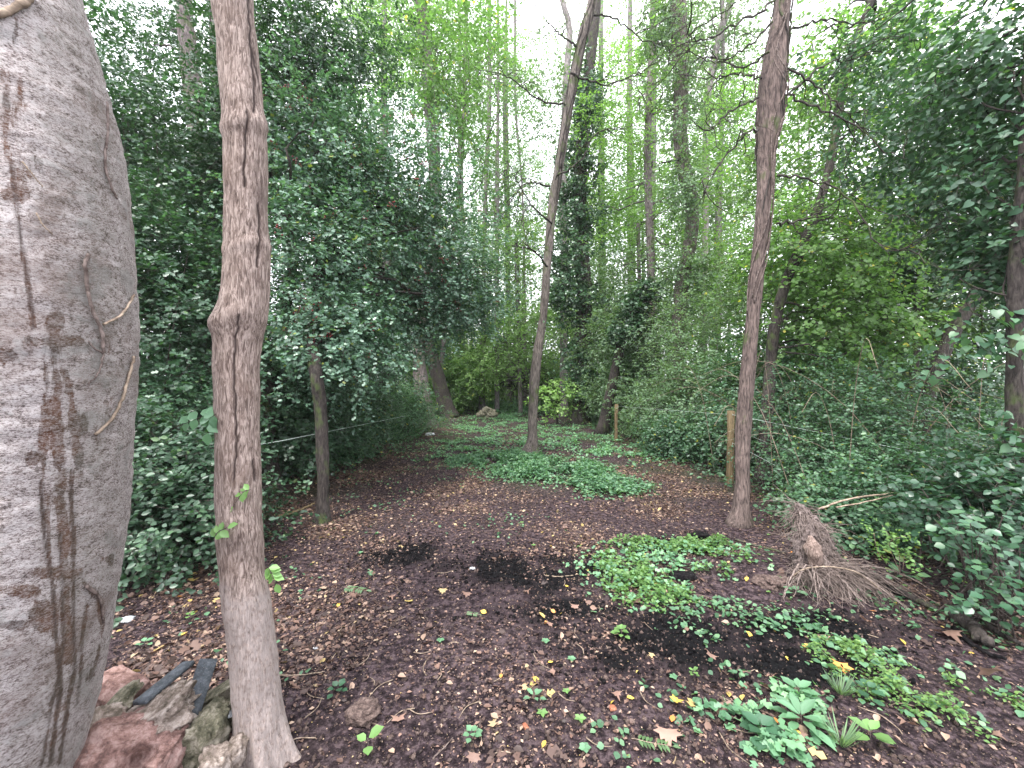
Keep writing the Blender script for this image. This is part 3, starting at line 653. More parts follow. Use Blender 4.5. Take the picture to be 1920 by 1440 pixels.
# centre tree with ivy stems
def vines(root, path, rad, i0, i1, k, r, turns=1.5, lift=1.0, mat='vine'):
    for j in range(k):
        a0 = rng.random() * 6.28; j0 = i0 + rng.uniform(-.25, .45) * (i1 - i0) * (j > 0); s = np.linspace(max(j0, 0), i1 - 1, 70); ii = s.astype(int); f = (s - ii)[:, None]
        c = path[ii] * (1 - f) + path[np.minimum(ii + 1, len(path) - 1)] * f; R = rad[ii]
        a = a0 + turns * rng.uniform(-1, 1) * np.linspace(0, 3, 70) + .6 * np.sin(np.linspace(0, 14, 70) + a0)
        w_ = c + v3(np.cos(a), np.sin(a), 0) * (R * lift + r * (.6 - 1.6 * np.exp(-np.linspace(0, 12, 70))))[:, None]
        mm = MB(); mm.add(*tube(w_ + rng.normal(size=w_.shape) * r * .15, r * (1 - .4 * np.linspace(0, 1, 70)), 7, .3, 30)); mm.build('ivy_stem', M[mat], root, True)
def dead_branch(root, pts, d0, d1, r, bark='dbark', nsub=5, gen=2, lvmb=None, lsz=.05, kids=True):
    """bare branch drawn through pixels from depth d0 to d1, with side twigs"""
    k = len(pts); w_ = spline([P(a, b, d0 + (d1 - d0) * j / (k - 1)) for j, (a, b) in enumerate(pts)], 26)
    L = np.linalg.norm(w_[-1] - w_[0]); w_ = w_ + np.vstack([np.zeros(3), rng.normal(size=(25, 3)) * .008 * L])
    mm = MB(); mm.add(*tube(w_, np.linspace(r, r * .25, 26), 6))
    def sub(w0, L0, r0, g):
        for _ in range(nsub):
            i_ = rng.integers(len(w0) // 5, len(w0) - 1); T = unit(w0[i_] - w0[i_ - 1]); dv = unit(T + 1.0 * rvec(1)[0]); l = L0 * rng.uniform(.25, .6)
            q = [w0[i_]]; 
            for s in range(7): dv = unit(dv + .35 * rng.normal(size=3)); q.append(q[-1] + dv * l / 7)
            q = np.array(q); mm.add(*tube(q, np.linspace(r0 * .5, r0 * .12, 8), 4))
            if lvmb is not None:
                sprays(lvmb, q[2:], dv + .5 * rvec(6), .18, 5, lsz, 'diamond', 1.)
            if g > 1: sub(q, l, r0 * .5, g - 1)
    sub(w_, L, r, gen)
    return mm.build('branch', M[bark], root, True)

CT = [(856, 982, 1010), (845, 983, 1009), (825, 989, 1008), (800, 990, 1007), (750, 991, 1009), (700, 994, 1013), (650, 1001, 1018), (600, 1011, 1025), (550, 1014, 1030), (500, 1018, 1033), (450, 1022, 1038), (400, 1026, 1042), (350, 1032, 1050), (300, 1043, 1059, 8.5), (200, 1058, 1075, 8.4), (100, 1077, 1094, 8.3), (50, 1090, 1107, 8.2), (0, 1103, 1121, 8.2), (-200, 1140, 1160, 8)]
root, cp, cr = tree('slender_tree', 'slender leaning tree standing in the middle of the path', CT, 8.6, 'cbark', seg=20, amp=.12)
vines(root, cp, cr, 26, 45, 5, .014, 1.0, 1.0, 'dbark'); 
for a_ in [[(1035, 420), (1000, 390), (975, 350), (950, 300)], [(1045, 330), (1090, 300), (1120, 250), (1180, 240)], [(1060, 200), (1010, 190), (960, 150), (920, 140)], [(1070, 140), (1130, 160), (1200, 140), (1240, 100)],
           [(1095, 30), (1150, 40), (1210, 80), (1270, 90)], [(1080, 90), (1040, 60), (1000, 10)], [(1030, 350), (990, 345), (950, 380)], [(1026, 500), (1000, 470), (960, 460)]]:
    dead_branch(root, a_, 8.2, 8.2 + rng.uniform(-1.5, 1), .022, 'dbark', 5, 2)

# right-hand tree wrapped in ivy stems
RT = [(990, 1366, 1408), (960, 1373, 1406), (930, 1376, 1406), (900, 1379, 1406), (850, 1378, 1406), (800, 1379, 1409), (750, 1384, 1412), (700, 1388, 1416), (650, 1393, 1419), (600, 1398, 1424), (550, 1402, 1430), (500, 1406, 1434),
      (440, 1412, 1441), (380, 1416, 1446), (300, 1417, 1450), (250, 1416, 1462), (200, 1417, 1470), (160, 1420, 1474), (120, 1428, 1474), (60, 1440, 1478), (0, 1452, 1484), (-200, 1475, 1515), (-500, 1490, 1520)]
root, rp, rr_ = tree('twisted_tree', 'narrow tree wrapped in twisted bare ivy stems beside the nearer fence post', RT, 4.45, 'tbark', seg=28, amp=.14)
vines(root, rp, rr_, 22, 45, 7, .011, 1.2, 1.0, 'dbark'); vines(root, rp, rr_, 20, 42, 6, .008, 1.6, 1.15, 'vine'); vines(root, rp, rr_, 3, 30, 3, .004, .5, 1.0, 'vine')
RB = [([(1420, 185), (1370, 210), (1330, 245), (1290, 225)], 4.3, 4), ([(1450, 5), (1380, 50), (1310, 80), (1282, 70)], 4.3, 3.6), ([(1445, 45), (1400, 90), (1340, 120), (1280, 95)], 4.4, 4.6), ([(1420, 245), (1390, 255), (1340, 320), (1310, 345)], 4.3, 3.8),
      ([(1472, 130), (1530, 165), (1590, 220), (1640, 270)], 4.4, 4.2), ([(1472, 180), (1530, 205), (1600, 235), (1650, 280), (1700, 300)], 4.4, 3.9), ([(1455, 330), (1500, 335), (1570, 355), (1610, 400), (1650, 460), (1740, 470)], 4.3, 3.8),
      ([(1470, 60), (1540, 40), (1600, 50), (1690, 10)], 4.4, 4.8), ([(1475, 180), (1540, 130), (1600, 110), (1720, 75)], 4.4, 5), ([(1455, 420), (1510, 410), (1570, 375), (1640, 340)], 4.4, 5), ([(1425, 150), (1380, 140), (1310, 150), (1240, 130)], 4.3, 5.2),
      ([(1440, 100), (1390, 130), (1330, 110), (1290, 120)], 4.3, 5)]
for pts, d0, d1 in RB: dead_branch(root, pts, d0, d1, .013, 'dbark', 5, 2)

# hawthorn with red berries
HT = [(980, 590, 617), (950, 592, 616), (900, 594, 617), (850, 592, 616), (800, 591, 615), (750, 586, 612), (690, 578, 604), (620, 572, 596, 5.2), (520, 590, 612, 5.8), (420, 630, 648, 6.4), (330, 680, 692, 6.8)]
HB = [blob(700, 420, 6.6, 170, 150, 1.3), blob(610, 500, 5.6, 110, 150, .9), blob(820, 480, 7.4, 100, 130, 1.2), blob(590, 290, 6.0, 100, 120, 1.0), blob(720, 600, 7.4, 120, 80, 1.2), blob(630, 640, 5.4, 90, 90, .7), blob(850, 560, 7.8, 90, 60, 1), blob(740, 330, 7.0, 110, 90, 1.1)]
root, path, rad = tree('hawthorn_tree', 'hawthorn laden with dark red berries overhanging the left of the path', HT, 4.55, 'dbark', HB, 'haw', 620, .050, 'lobed', 12, .35, .30, 6, .03, 12, .2)
bm_ = MB(); oc2 = unit(np.vstack([oc, [[1, 1, 1], [-1, 1, 1], [1, -1, 1], [1, 1, -1], [-1, -1, 1], [-1, 1, -1], [1, -1, -1], [-1, -1, -1]]]))
def berry_mesh(k):
    mb = MB()
    for _ in range(k):
        c = rng.normal(size=3) * .028; path_ = np.array([[0, 0, -1], [0, 0, -.7], [0, 0, 0], [0, 0, .7], [0, 0, 1.]]) * .0095 + c
        V, f = tube(path_, np.array([.15, .72, 1, .72, .15]) * .0095, 7); mb.add(V, f, rnd=rng.random())
    me = mesh_from('berry_cluster', np.concatenate(mb.V), [np.concatenate(f) for f in mb.F.values()], {'rnd': np.concatenate(mb.A['rnd'])}, True); me.materials.append(M['berry']); return me
bms = [berry_mesh(k) for k in (5, 7, 9)]
b0 = np.array(root['_w'])
for k in range(130):
    b = HB[rng.integers(len(HB))]; u = rvec(1)[0]; u[1] = -abs(u[1]) * 1.2; q = b[0] + unit(u) * b[1] * rng.uniform(.75, 1.08)
    o = bpy.data.objects.new('berry_cluster', bms[k % 3]); C.objects.link(o); o.parent = root; o['kind'] = 'stuff'; o.location = q - b0; o.rotation_euler = rng.random(3) * 6; s = rng.uniform(.85, 1.25); o.scale = (s, s, s)

# the other distinct trees
tree('dark_tree', 'dark crooked trunk partly hidden behind the cracked left trunk', [(925, 488, 524), (850, 486, 522), (760, 486, 516), (680, 500, 526, 5.9), (600, 520, 542, 6), (480, 542, 562, 6.1), (430, 534, 554, 6.1), (380, 522, 544, 6.2), (310, 500, 522, 6.2), (200, 480, 500, 6.2)], 5.6, 'dbark',
     [blob(520, 150, 6.3, 110, 170, 1.2), blob(600, 110, 6.8, 120, 130, 1.2), blob(470, 330, 6.6, 60, 120, 1)], 'dark', 620, .055, 'lobed', 12, .4, .32)
tree('leaning_tree', 'brown bare trunk leaning left at the far left side of the path', [(784, 832, 858), (760, 822, 850), (700, 806, 832), (650, 790, 816), (600, 778, 802), (500, 760, 780), (400, 745, 762)], 17.5, 'dbark',
     [blob(760, 470, 17, 80, 110, 2)], 'mid', 200, .12, limbs=4, limr=.05)
tree('thin_tree', 'thin dark trunk rising from the brambles left of the path', [(810, 706, 722), (750, 708, 724), (680, 714, 728), (600, 722, 736), (520, 728, 740), (430, 735, 745)], 10.5, 'dbark', [blob(690, 660, 9.5, 70, 90, 1.2)], 'dark', 240, .075)
tree('pale_tree', 'tall pale grey trunk rising above the berried hawthorn', [(765, 777, 812), (700, 774, 802), (640, 777, 800), (540, 790, 812), (430, 806, 828), (340, 804, 826), (262, 800, 826), (200, 795, 819), (120, 789, 812), (0, 780, 800), (-150, 775, 790)], 14, 'gbark',
     [blob(845, 130, 14, 80, 150, 2.4), blob(760, 60, 14, 70, 110, 2.4), blob(850, 10, 14.5, 90, 80, 2.4), blob(700, 60, 15, 60, 70, 2)], 'fresh', 170, .11, 'diamond', 11, .8, .6, 6, .04)
tree('mossy_tree', 'thick moss-grey trunk standing behind the gap between the two left trunks', [(700, 372, 420), (500, 368, 412), (330, 360, 400), (200, 346, 388), (100, 338, 374), (0, 330, 364), (-150, 325, 350)], 9.5, 'gbark',
     [blob(300, 90, 10, 90, 120, 1.6), blob(330, 340, 9, 80, 80, 1.3), blob(250, 330, 8, 70, 100, 1.3)], 'dark', 420, .075, 'diamond', 12, .45, .4)
tree('pale_tree', 'pale straight trunk glimpsed just left of the cracked trunk', [(500, 400, 424), (270, 398, 420), (120, 396, 414), (0, 394, 410), (-150, 393, 406)], 11, 'pbark', [blob(440, 60, 12, 60, 80, 1.5)], 'mid', 160, .1)
IT = [(738, 1074, 1104), (650, 1076, 1106), (560, 1080, 1110), (440, 1074, 1102), (300, 1076, 1100), (200, 1086, 1108), (100, 1098, 1118), (0, 1108, 1126), (-200, 1112, 1128)]
ivb = [blob(1090, 690, 14.6, 34, 60, .6), blob(1100, 590, 14.6, 42, 75, .7), blob(1078, 480, 14.5, 42, 75, .7), blob(1085, 390, 14.6, 34, 60, .6), blob(1092, 290, 14.6, 26, 70, .5), blob(1060, 530, 14.2, 34, 60, .6), blob(1105, 170, 14.6, 20, 80, .5)]
root, p_, r_ = tree('ivy_tree', 'tall trunk thickly clothed in dark ivy right of the slender centre tree', IT, 14.8, 'dbark', ivb, 'ivy', 170, .095, 'round', 9, .25, .28, 2, .02, up=.4)
BTt = [(800, 1256, 1284, 11), (560, 1262, 1290), (480, 1276, 1302), (400, 1284, 1310), (280, 1262, 1290), (150, 1260, 1290), (0, 1253, 1285), (-200, 1250, 1280)]
root, p_, r_ = tree('rough_tree', 'tall rough brown trunk with small leaves clinging to it, right of centre', BTt, 11, 'cbark',
     [blob(1285, 520, 10.8, 40, 70, .5), blob(1280, 350, 10.8, 34, 80, .5), blob(1275, 180, 10.8, 34, 90, .5), blob(1245, 40, 11, 34, 60, .5)], 'pale', 260, .055, 'round', 9, .3, .3, 4, .03, 16, .2, up=.6)
dead_branch(root, [(1290, 300), (1262, 302), (1235, 308)], 11, 10.6, .05, 'dbark', 1, 1)
tree('forked_tree', 'slim leaning pole against the white sky right of the rough trunk', [(600, 1312, 1326), (400, 1316, 1328), (200, 1318, 1332), (80, 1338, 1352), (0, 1364, 1378), (-120, 1400, 1412)], 18, 'pbark', [blob(1340, 60, 18, 60, 60, 2), blob(1350, 200, 18, 60, 90, 2)], 'pale', 150, .12)
tree('forked_tree', 'grey forking tree behind the top of the slender centre tree', [(600, 1050, 1064), (300, 1050, 1063), (140, 1056, 1068), (60, 1062, 1073), (0, 1048, 1058), (-120, 1030, 1040)], 18, 'pbark', [blob(1040, 200, 18, 60, 100, 2)], 'pale', 130, .12)
SLIM = [(1186, 620, 1180, 12, 22, 'slim straight pole trunk midway between ivy-clad tree and rough trunk'), (1130, 600, 1126, 12, 24, 'slim pale pole just right of the ivy-clad tree'), (932, 700, 934, 7, 20, 'very thin stem standing in the bright sky gap'),
        (904, 640, 918, 9, 21, 'thin curving stem left edge of the sky gap'), (722, 660, 722, 14, 16, 'grey pole behind the upper left hawthorn foliage'), (985, 720, 966, 8, 23, 'thin pole just left of the slender centre tree'),
        (1222, 640, 1226, 10, 20, 'thin pole left of the rough brown trunk'), (1345, 640, 1352, 12, 19, 'thin pole between rough trunk and twisted tree'), (868, 690, 862, 9, 24, 'thin far pole under the bright maple leaves'), (955, 690, 950, 6, 26, 'hair-thin far pole near path end')]
for k, (xb, yb, xt, wd, dd, lab) in enumerate(SLIM):
    mt = ['pale', 'bright', 'pale', 'mid'][k % 4]
    tree('pole_tree', lab, [(yb + 90, xb - wd / 2 - 1, xb + wd / 2 + 1), (400, (xb * 2 + xt) / 3 - wd / 2 + rng.normal() * 3, (xb * 2 + xt) / 3 + wd / 2), (200, xt - wd * .4 + rng.normal() * 3, xt + wd * .4), (0, xt - wd * .35, xt + wd * .35), (-100, xt - wd * .3, xt + wd * .3)], dd, 'pbark',
         [blob(xt + rng.normal() * 15, 330 + 100 * rng.random(), dd, 40, 130, 2), blob(xt + rng.normal() * 25, 130, dd, 38, 90, 2)], mt, 75, .13, 'diamond', 10, .55, .6, 5, .03)
# right side
tree('black_tree', 'blackish trunk behind the twisted tree, leaning right towards the top', [(800, 1424, 1452, 6.3), (700, 1432, 1456), (620, 1440, 1462), (530, 1462, 1484), (400, 1520, 1540), (300, 1548, 1566), (180, 1566, 1584), (60, 1602, 1616), (0, 1628, 1640), (-120, 1690, 1700)], 6.6, 'dbark',
     [blob(1590, 200, 7.2, 110, 110, 1.3), blob(1500, 480, 6.8, 70, 120, 1), blob(1610, 440, 6.8, 110, 110, 1.2), blob(1640, 80, 7.5, 120, 80, 1.4), blob(1560, 600, 6.8, 100, 90, 1)], 'fresh', 300, .062, 'round', 11, .4, .36, 6, .022)
tree('leaning_tree', 'thick black trunk leaning right at the right edge behind the wire', [(795, 1716, 1754, 6), (740, 1722, 1758), (680, 1742, 1776), (600, 1782, 1816), (540, 1822, 1854), (470, 1856, 1888), (380, 1906, 1936), (250, 1970, 1996)], 6, 'dbark',
     [blob(1830, 330, 7.4, 110, 90, 1), blob(1800, 300, 6.9, 130, 80, .8), blob(1700, 480, 7.6, 80, 70, .9), blob(1900, 600, 8.4, 90, 100, .9)], 'bramble', 330, .068, 'round', 11, .4, .34, 6, .022)
tree('thin_tree', 'short black stem left of the leaning black trunk', [(780, 1696, 1718), (700, 1704, 1722), (640, 1708, 1726), (560, 1712, 1724), (450, 1720, 1730)], 7, 'dbark', [blob(1690, 560, 7.4, 80, 110, 1)], 'mid', 380, .06, 'round', 11)
tree('thin_tree', 'thin grey stem between the twisted tree and the leaning black trunk', [(700, 1656, 1672), (600, 1657, 1669), (480, 1654, 1664), (300, 1650, 1658)], 9, 'gbark', [blob(1650, 330, 9, 110, 130, 1.5), blob(1620, 520, 9, 90, 90, 1.3), blob(1500, 300, 9.5, 90, 110, 1.5), blob(1440, 480, 9.5, 80, 100, 1.5)], 'fresh', 260, .075)
tree('ivy_tree', 'short ivy-smothered trunk leaning right, left of the rough trunk', [(640, 1156, 1174), (600, 1172, 1190), (560, 1196, 1214), (530, 1218, 1232)], 12, 'dbark', [blob(1165, 615, 11.9, 16, 24, .4), blob(1188, 580, 11.9, 18, 22, .4), blob(1215, 545, 11.9, 16, 20, .4)], 'ivy', 90, .09, 'round', 9, .2, .25, 1, .01)

# bright-leaved tree right of centre, and other mid-distance crowns
tree('ash_tree', 'bright green feathery tree filling the upper right centre', [(760, 1208, 1226), (500, 1212, 1228), (300, 1206, 1220), (100, 1214, 1226), (-100, 1220, 1230)], 13, 'gbark',
     [blob(1180, 190, 13, 70, 120, 1.8), blob(1210, 400, 14, 80, 110, 2), blob(1350, 430, 13, 80, 120, 1.8), blob(1150, 330, 15, 60, 90, 2), blob(1370, 250, 14, 60, 90, 1.5)], 'bright', 230, .10, 'narrow', 12, .55, .5, 6, .03)
tree('maple_tree', 'fresh green maple boughs hanging at the top left of centre', [(740, 818, 828), (500, 840, 849), (300, 862, 870), (100, 870, 877), (-100, 872, 878)], 19, 'gbark',
     [blob(850, 60, 12.5, 70, 110, 1.6), blob(810, 170, 12.5, 70, 90, 1.6), blob(880, 240, 16, 60, 120, 1.8), blob(920, 90, 17, 50, 90, 1.8)], 'fresh', 120, .11, 'lobed', 9, .5, .5, 6, .03)
tree('understorey_tree', 'light green young tree behind the slender centre tree', [(770, 972, 980), (600, 968, 976), (450, 964, 971)], 19, 'gbark', [blob(960, 480, 19, 60, 70, 2), blob(1000, 600, 18, 60, 60, 2), blob(930, 600, 20, 50, 70, 2), blob(960, 680, 20, 70, 50, 2), blob(900, 690, 20, 40, 50, 2)], 'lime', 230, .12, 'diamond', 11)
tree('understorey_tree', 'soft green young tree between ivy-clad trunk and rough trunk', [(790, 1196, 1206), (600, 1196, 1204), (420, 1192, 1199)], 14, 'gbark', [blob(1190, 520, 14, 70, 80, 1.6), blob(1150, 640, 13, 60, 50, 1.3), blob(1240, 620, 12, 70, 60, 1.3)], 'pale', 300, .09, 'diamond', 11)

mmc = thing('bramble_canes', 'pale thin canes arching out of the right-hand thicket', 'brambles', (4.4, 5.4, 0.1)); cm_ = MB()
for k in range(70):
    x = rng.uniform(3.3, 6.5); y = rng.uniform(4.2, 7.6); b_ = np.array([x, y, .1]); h = rng.uniform(.8, 1.9); q = rng.normal(size=3) * [.35, .35, 0]
    cm_.add(*tube(spline([b_, b_ + q + [0, 0, h * .7], b_ + q * 2.2 + [0, 0, h], b_ + q * 3.4 + [0, 0, h * .85]], 14), np.linspace(.004, .0018, 14), 4))
cm_.build('canes', M['stick'], mmc)['kind'] = 'stuff'
# big-leaved climber and tree at the right edge
root, p_, r_ = tree('climber_tree', 'dark trunk at the right edge draped in broad heart-shaped leaves', [(1010, 1888, 1930, 3.3), (900, 1886, 1926), (760, 1884, 1922), (600, 1884, 1920), (450, 1890, 1924), (300, 1905, 1935), (0, 1915, 1940), (-300, 1915, 1940)], 3.3, 'dbark',
     [blob(1860, 120, 3.6, 110, 130, .6), blob(1760, 240, 4.2, 110, 110, .7), blob(1880, 320, 3.6, 90, 110, .5), blob(1700, 130, 5, 110, 110, .8), blob(1900, 480, 3.6, 60, 80, .4)], 'dark', 240, .050, 'heart', 8, .25, .26, 5, .014, up=.7)
dead_branch(root, [(1900, 60), (1860, 85), (1790, 150), (1740, 180), (1700, 210)], 3.4, 4.2, .014, 'dbark', 4, 1)
dead_branch(root, [(1900, 560), (1850, 600), (1800, 570), (1740, 590)], 3.3, 4, .008, 'dbark', 3, 1)
hm = [shape_mesh('leaf', 'heart', M['big']), shape_mesh('leaf', 'heart', M['bramble'])]
pos = []
for bl, k in ((blob(1890, 640, 3.2, 50, 90, .25), 55), (blob(1850, 300, 3.4, 90, 120, .3), 75), (blob(1700, 700, 3.9, 60, 30, .25), 18), (blob(1780, 640, 3.7, 50, 50, .25), 30), (blob(1890, 830, 3.1, 50, 60, .2), 30)):
    pos.append(bl[0] + rvec(k) * bl[1] * rng.random((k, 1)) ** .4)
pos = np.concatenate(pos); k = len(pos)
leaf_parts(root, pos, rvec(k) * [1, 1, .3] + [0, -.2, -.7], rvec(k) * .5 + [0, -.6, .8], .045 + .04 * rng.random(k), hm)

# ================================================================ SHRUBS AND THICKETS
def shrub(name, label, blobs, mat, n, size, shape='diamond', m=11, cl=.3, length=.32, stems=14, group=None, up=1.1, cat='shrub'):
    c = sum(b[0] for b in blobs) / len(blobs); g = float(H(c[0], c[1])); root = thing(name, label, cat, (c[0], c[1], g), group)
    fm = MB(); tw = MB(); cc = foliage(fm, tw, blobs, n, size, shape, m, cl, length, up, .7, 0.0)
    fm.build('foliage', M[mat], root); o = tw.build('twigs', M['twig'], root); o['kind'] = 'stuff'
    sm = MB()
    for q in cc[:stems]:
        f0 = np.array([c[0] + (q[0] - c[0]) * .5 + rng.normal() * .15, c[1] + (q[1] - c[1]) * .5 + rng.normal() * .15, g - .03])
        pa = spline([f0, (f0 + q) / 2 + rng.normal(size=3) * .12, q], 10); sm.add(*tube(pa, np.linspace(.012, .004, 10), 5))
    sm.build('stems', M['twig'], root, True)
    return root
def WB(x, y, h, rx, ry, rz=None): return (np.array([x, y, h]), np.array([rx, ry, rz or h]))
shrub('laurel_bush', 'dark glossy broad-leaved bush between the two left trunks near the ground', [blob(320, 970, 3.5, 120, 110, .6), blob(300, 860, 3.9, 110, 80, .6)], 'dark', 640, .050, 'oval', 10, .25, .28)
shrub('dark_shrub', 'dense dark bush behind the gap between the two left trunks', [blob(330, 620, 5.0, 120, 160, .9), blob(300, 800, 4.6, 120, 90, .8), blob(250, 480, 5.2, 80, 120, .8)], 'dark', 620, .055, 'lobed')
shrub('dark_shrub', 'shadowy leafy bush high behind the gap between the two left trunks', [blob(300, 330, 6.6, 120, 130, 1), blob(230, 170, 6.4, 90, 130, 1), blob(370, 470, 6.4, 90, 110, 1)], 'dark', 430, .06, 'lobed')
shrub('dark_shrub', 'dark bush beside the crooked trunk left of the hawthorn stem', [blob(540, 760, 6.3, 90, 110, .9), blob(480, 650, 6.3, 90, 110, .9)], 'dark', 560, .058, 'lobed')
shrub('bramble_bush', 'bramble thicket behind the hawthorn trunk on the left', [WB(-3.9, 7.2, .75, .9, 1.1), WB(-3.6, 8.7, .7, .8, 1.0), WB(-4.6, 7.8, 1.5, .9, 1.4)], 'bramble', 560, .06, 'oval')
shrub('bramble_bush', 'pale-tipped thicket at the left path edge before the leaning trunk', [WB(-3.3, 11.0, .6, .9, 1.3), WB(-3.6, 12.8, .8, 1, 1.4), WB(-4.6, 11.5, 1.6, 1.1, 1.6)], 'bramble', 520, .07, 'narrow')
shrub('green_thicket', 'rounded grey-green thicket just right of the leaning brown trunk', [WB(-2.9, 19.5, 1.5, 1.4, 1.6), WB(-3.6, 21, 2.4, 1.6, 2), WB(-2.3, 23, 1.6, 1.3, 2)], 'fresh', 560, .11)
shrub('green_thicket', 'light thicket at the far end of the path on the left', [WB(-1.6, 28, 2.2, 2, 2), WB(-3.6, 28, 3.4, 2.4, 2.4)], 'fresh', 620, .14)
shrub('green_thicket', 'bright thicket closing the very end of the path', [WB(1.2, 32, 2.2, 2.4, 2), WB(-.4, 34, 3.5, 2.6, 2)], 'lime', 620, .16)
shrub('green_thicket', 'green thicket beyond the sapling to its right', [WB(3.4, 21, 1.6, 1.5, 2), WB(4.0, 24, 2.4, 1.8, 2), WB(2.8, 26, 1.6, 1.4, 2)], 'fresh', 560, .12)
shrub('grey_shrub', 'grey-green rounded shrub behind the farther fence post', [WB(3.7, 12.4, 1.2, 1, 1.2), WB(4.4, 13.6, 1.9, 1.3, 1.4), WB(3.6, 15, 1.1, 1, 1.3)], 'pale', 620, .075)
shrub('grey_shrub', 'tall grey-green shrub between the two fence posts', [WB(4.3, 9.0, 1.2, 1, 1.2), WB(4.8, 9.8, 2.1, 1.2, 1.3, 1.7), WB(3.9, 10.4, .8, .7, .9)], 'pale', 620, .062)
shrub('bramble_bush', 'leafy brambles at the foot of the nearer fence post', [WB(4.3, 7.1, .6, .75, .7), WB(4.7, 7.8, 1.1, 1.0, 1.0), WB(3.5, 8.6, .4, .5, .7)], 'bramble', 560, .055, 'oval')
shrub('bramble_bush', 'feathery green thicket right of the twisted tree behind the wire', [WB(4.5, 5.3, .75, .8, .8), WB(5.0, 6.0, 1.05, 1.0, .9), WB(4.15, 4.9, .5, .5, .5)], 'bramble', 700, .042, 'oval', 12)
shrub('bramble_bush', 'low tangled undergrowth below the wire at right', [WB(4.3, 4.2, .36, .8, .5), WB(5.3, 4.5, .42, .9, .6), WB(3.5, 4.2, .22, .35, .35)], 'bramble', 520, .045, 'oval', 12)
shrub('dark_shrub', 'dark shrub mass behind the feathery right thicket', [WB(5.8, 8.0, 1.3, 1.2, 1.1), WB(7.0, 8.6, 1.4, 1.2, 1.1), WB(6.0, 8.8, 2.9, 1.6, 1.2, 2)], 'mid', 640, .062, 'round')
shrub('dark_shrub', 'leafy shrub at the far right behind the leaning trunk', [WB(8.6, 8.2, 1.0, 1.2, 1.0), WB(9.5, 9.4, 2.6, 1.8, 1.4, 2)], 'bramble', 560, .065, 'round')
shrub('broad_bush', 'broad-leaved bush under the right edge trunk with big round leaves', [blob(1840, 960, 3.0, 110, 50, .4), blob(1900, 880, 3.2, 70, 60, .4)], 'big', 170, .05, 'round', 8, .2, .26)
# same bush: each broad leaf near the camera is a part
root = thing('dogwood_bush', 'dark green round-leaved bush in the right foreground corner', 'shrub', G(1860, 1170))
pos = []; 
for bl, k in ((blob(1850, 1010, 2.55, 100, 60, .25), 110), (blob(1880, 1110, 2.45, 70, 60, .2), 90), (blob(1800, 1130, 2.5, 40, 26, .12), 26), (blob(1900, 960, 2.7, 60, 50, .2), 40)): pos.append(bl[0] + rvec(k) * bl[1] * rng.random((k, 1)) ** .5)
pos = np.concatenate(pos); pos[:, 2] = np.maximum(pos[:, 2], H(pos[:, 0], pos[:, 1]) + .04); k = len(pos)
rm = [shape_mesh('leaf', 'round', M['big']), shape_mesh('leaf', 'round', M['bramble']), shape_mesh('leaf', 'oval', M['big'])]
leaf_parts(root, pos, rvec(k) * [1, 1, .3] + [-.2, -.3, -.15], rvec(k) * .45 + [-.1, -.35, 1], .036 + .034 * rng.random(k), rm)
sm = MB(); f0 = np.array(root['_w'])
for q in pos[::6]: sm.add(*tube(spline([f0 + rng.normal(size=3) * [.12, .12, 0], (f0 + q) / 2 + rng.normal(size=3) * .05, q], 8), np.linspace(.005, .002, 8), 5))
sm.build('stems', M['twig'], root, True)
root = thing('privet_shoot', 'yellow-green leafy shoot standing out right of the uprooted stump', 'shrub', G(1690, 1080))
mm = MB(); tw = MB(); 
for a_ in [[(1690, 1075, 2.9), (1685, 1030, 2.85), (1655, 985, 2.8)], [(1695, 1070, 2.9), (1700, 1040, 2.85), (1720, 1060, 2.75)], [(1690, 1075, 2.9), (1670, 1020, 2.85), (1700, 1005, 2.8)], [(1690, 1075, 2.9), (1650, 1040, 2.85), (1640, 1000, 2.8)]]:
    w_ = spline([P(*q) for q in a_], 14); tw.add(*tube(w_, .002, 5)); sprays(mm, w_[3:], unit(np.gradient(w_, axis=0))[3:] + rvec(11) * .6, .10, 6, .026, 'oval', .8)
mm.build('foliage', M['weed'], root); tw.build('stems', M['stick'], root)

# sapling with bright leaves at the far end
sb = [blob(1045, 725, 14.6, 26, 14, .6), blob(1022, 745, 14.4, 22, 12, .4), blob(1068, 742, 14.6, 22, 12, .5), blob(1042, 762, 14.5, 30, 10, .5)]
tree('sapling', 'small bright yellow-green sapling near the end of the path', [(792, 1043, 1047), (770, 1042, 1046), (740, 1043, 1046)], 14.6, 'dbark', sb, 'lime', 17, .11, 'oval', 9, .3, .35, 5, .015, 6)
rootm = thing('brush_pile', 'heap of dead brown twigs beyond the slender centre tree', 'brush pile', G(985, 770))
mm = MB()
for k in range(90):
    a_ = P(985, 715, 20) + rng.normal(size=3) * [.55, .4, .35]; mm.add(*tube(spline([a_, a_ + rng.normal(size=3) * .3, a_ + rng.normal(size=3) * [.9, .5, .5]], 6), np.linspace(.02, .006, 6), 4))
mm.build('twigs', M['twig'], rootm)['kind'] = 'stuff'

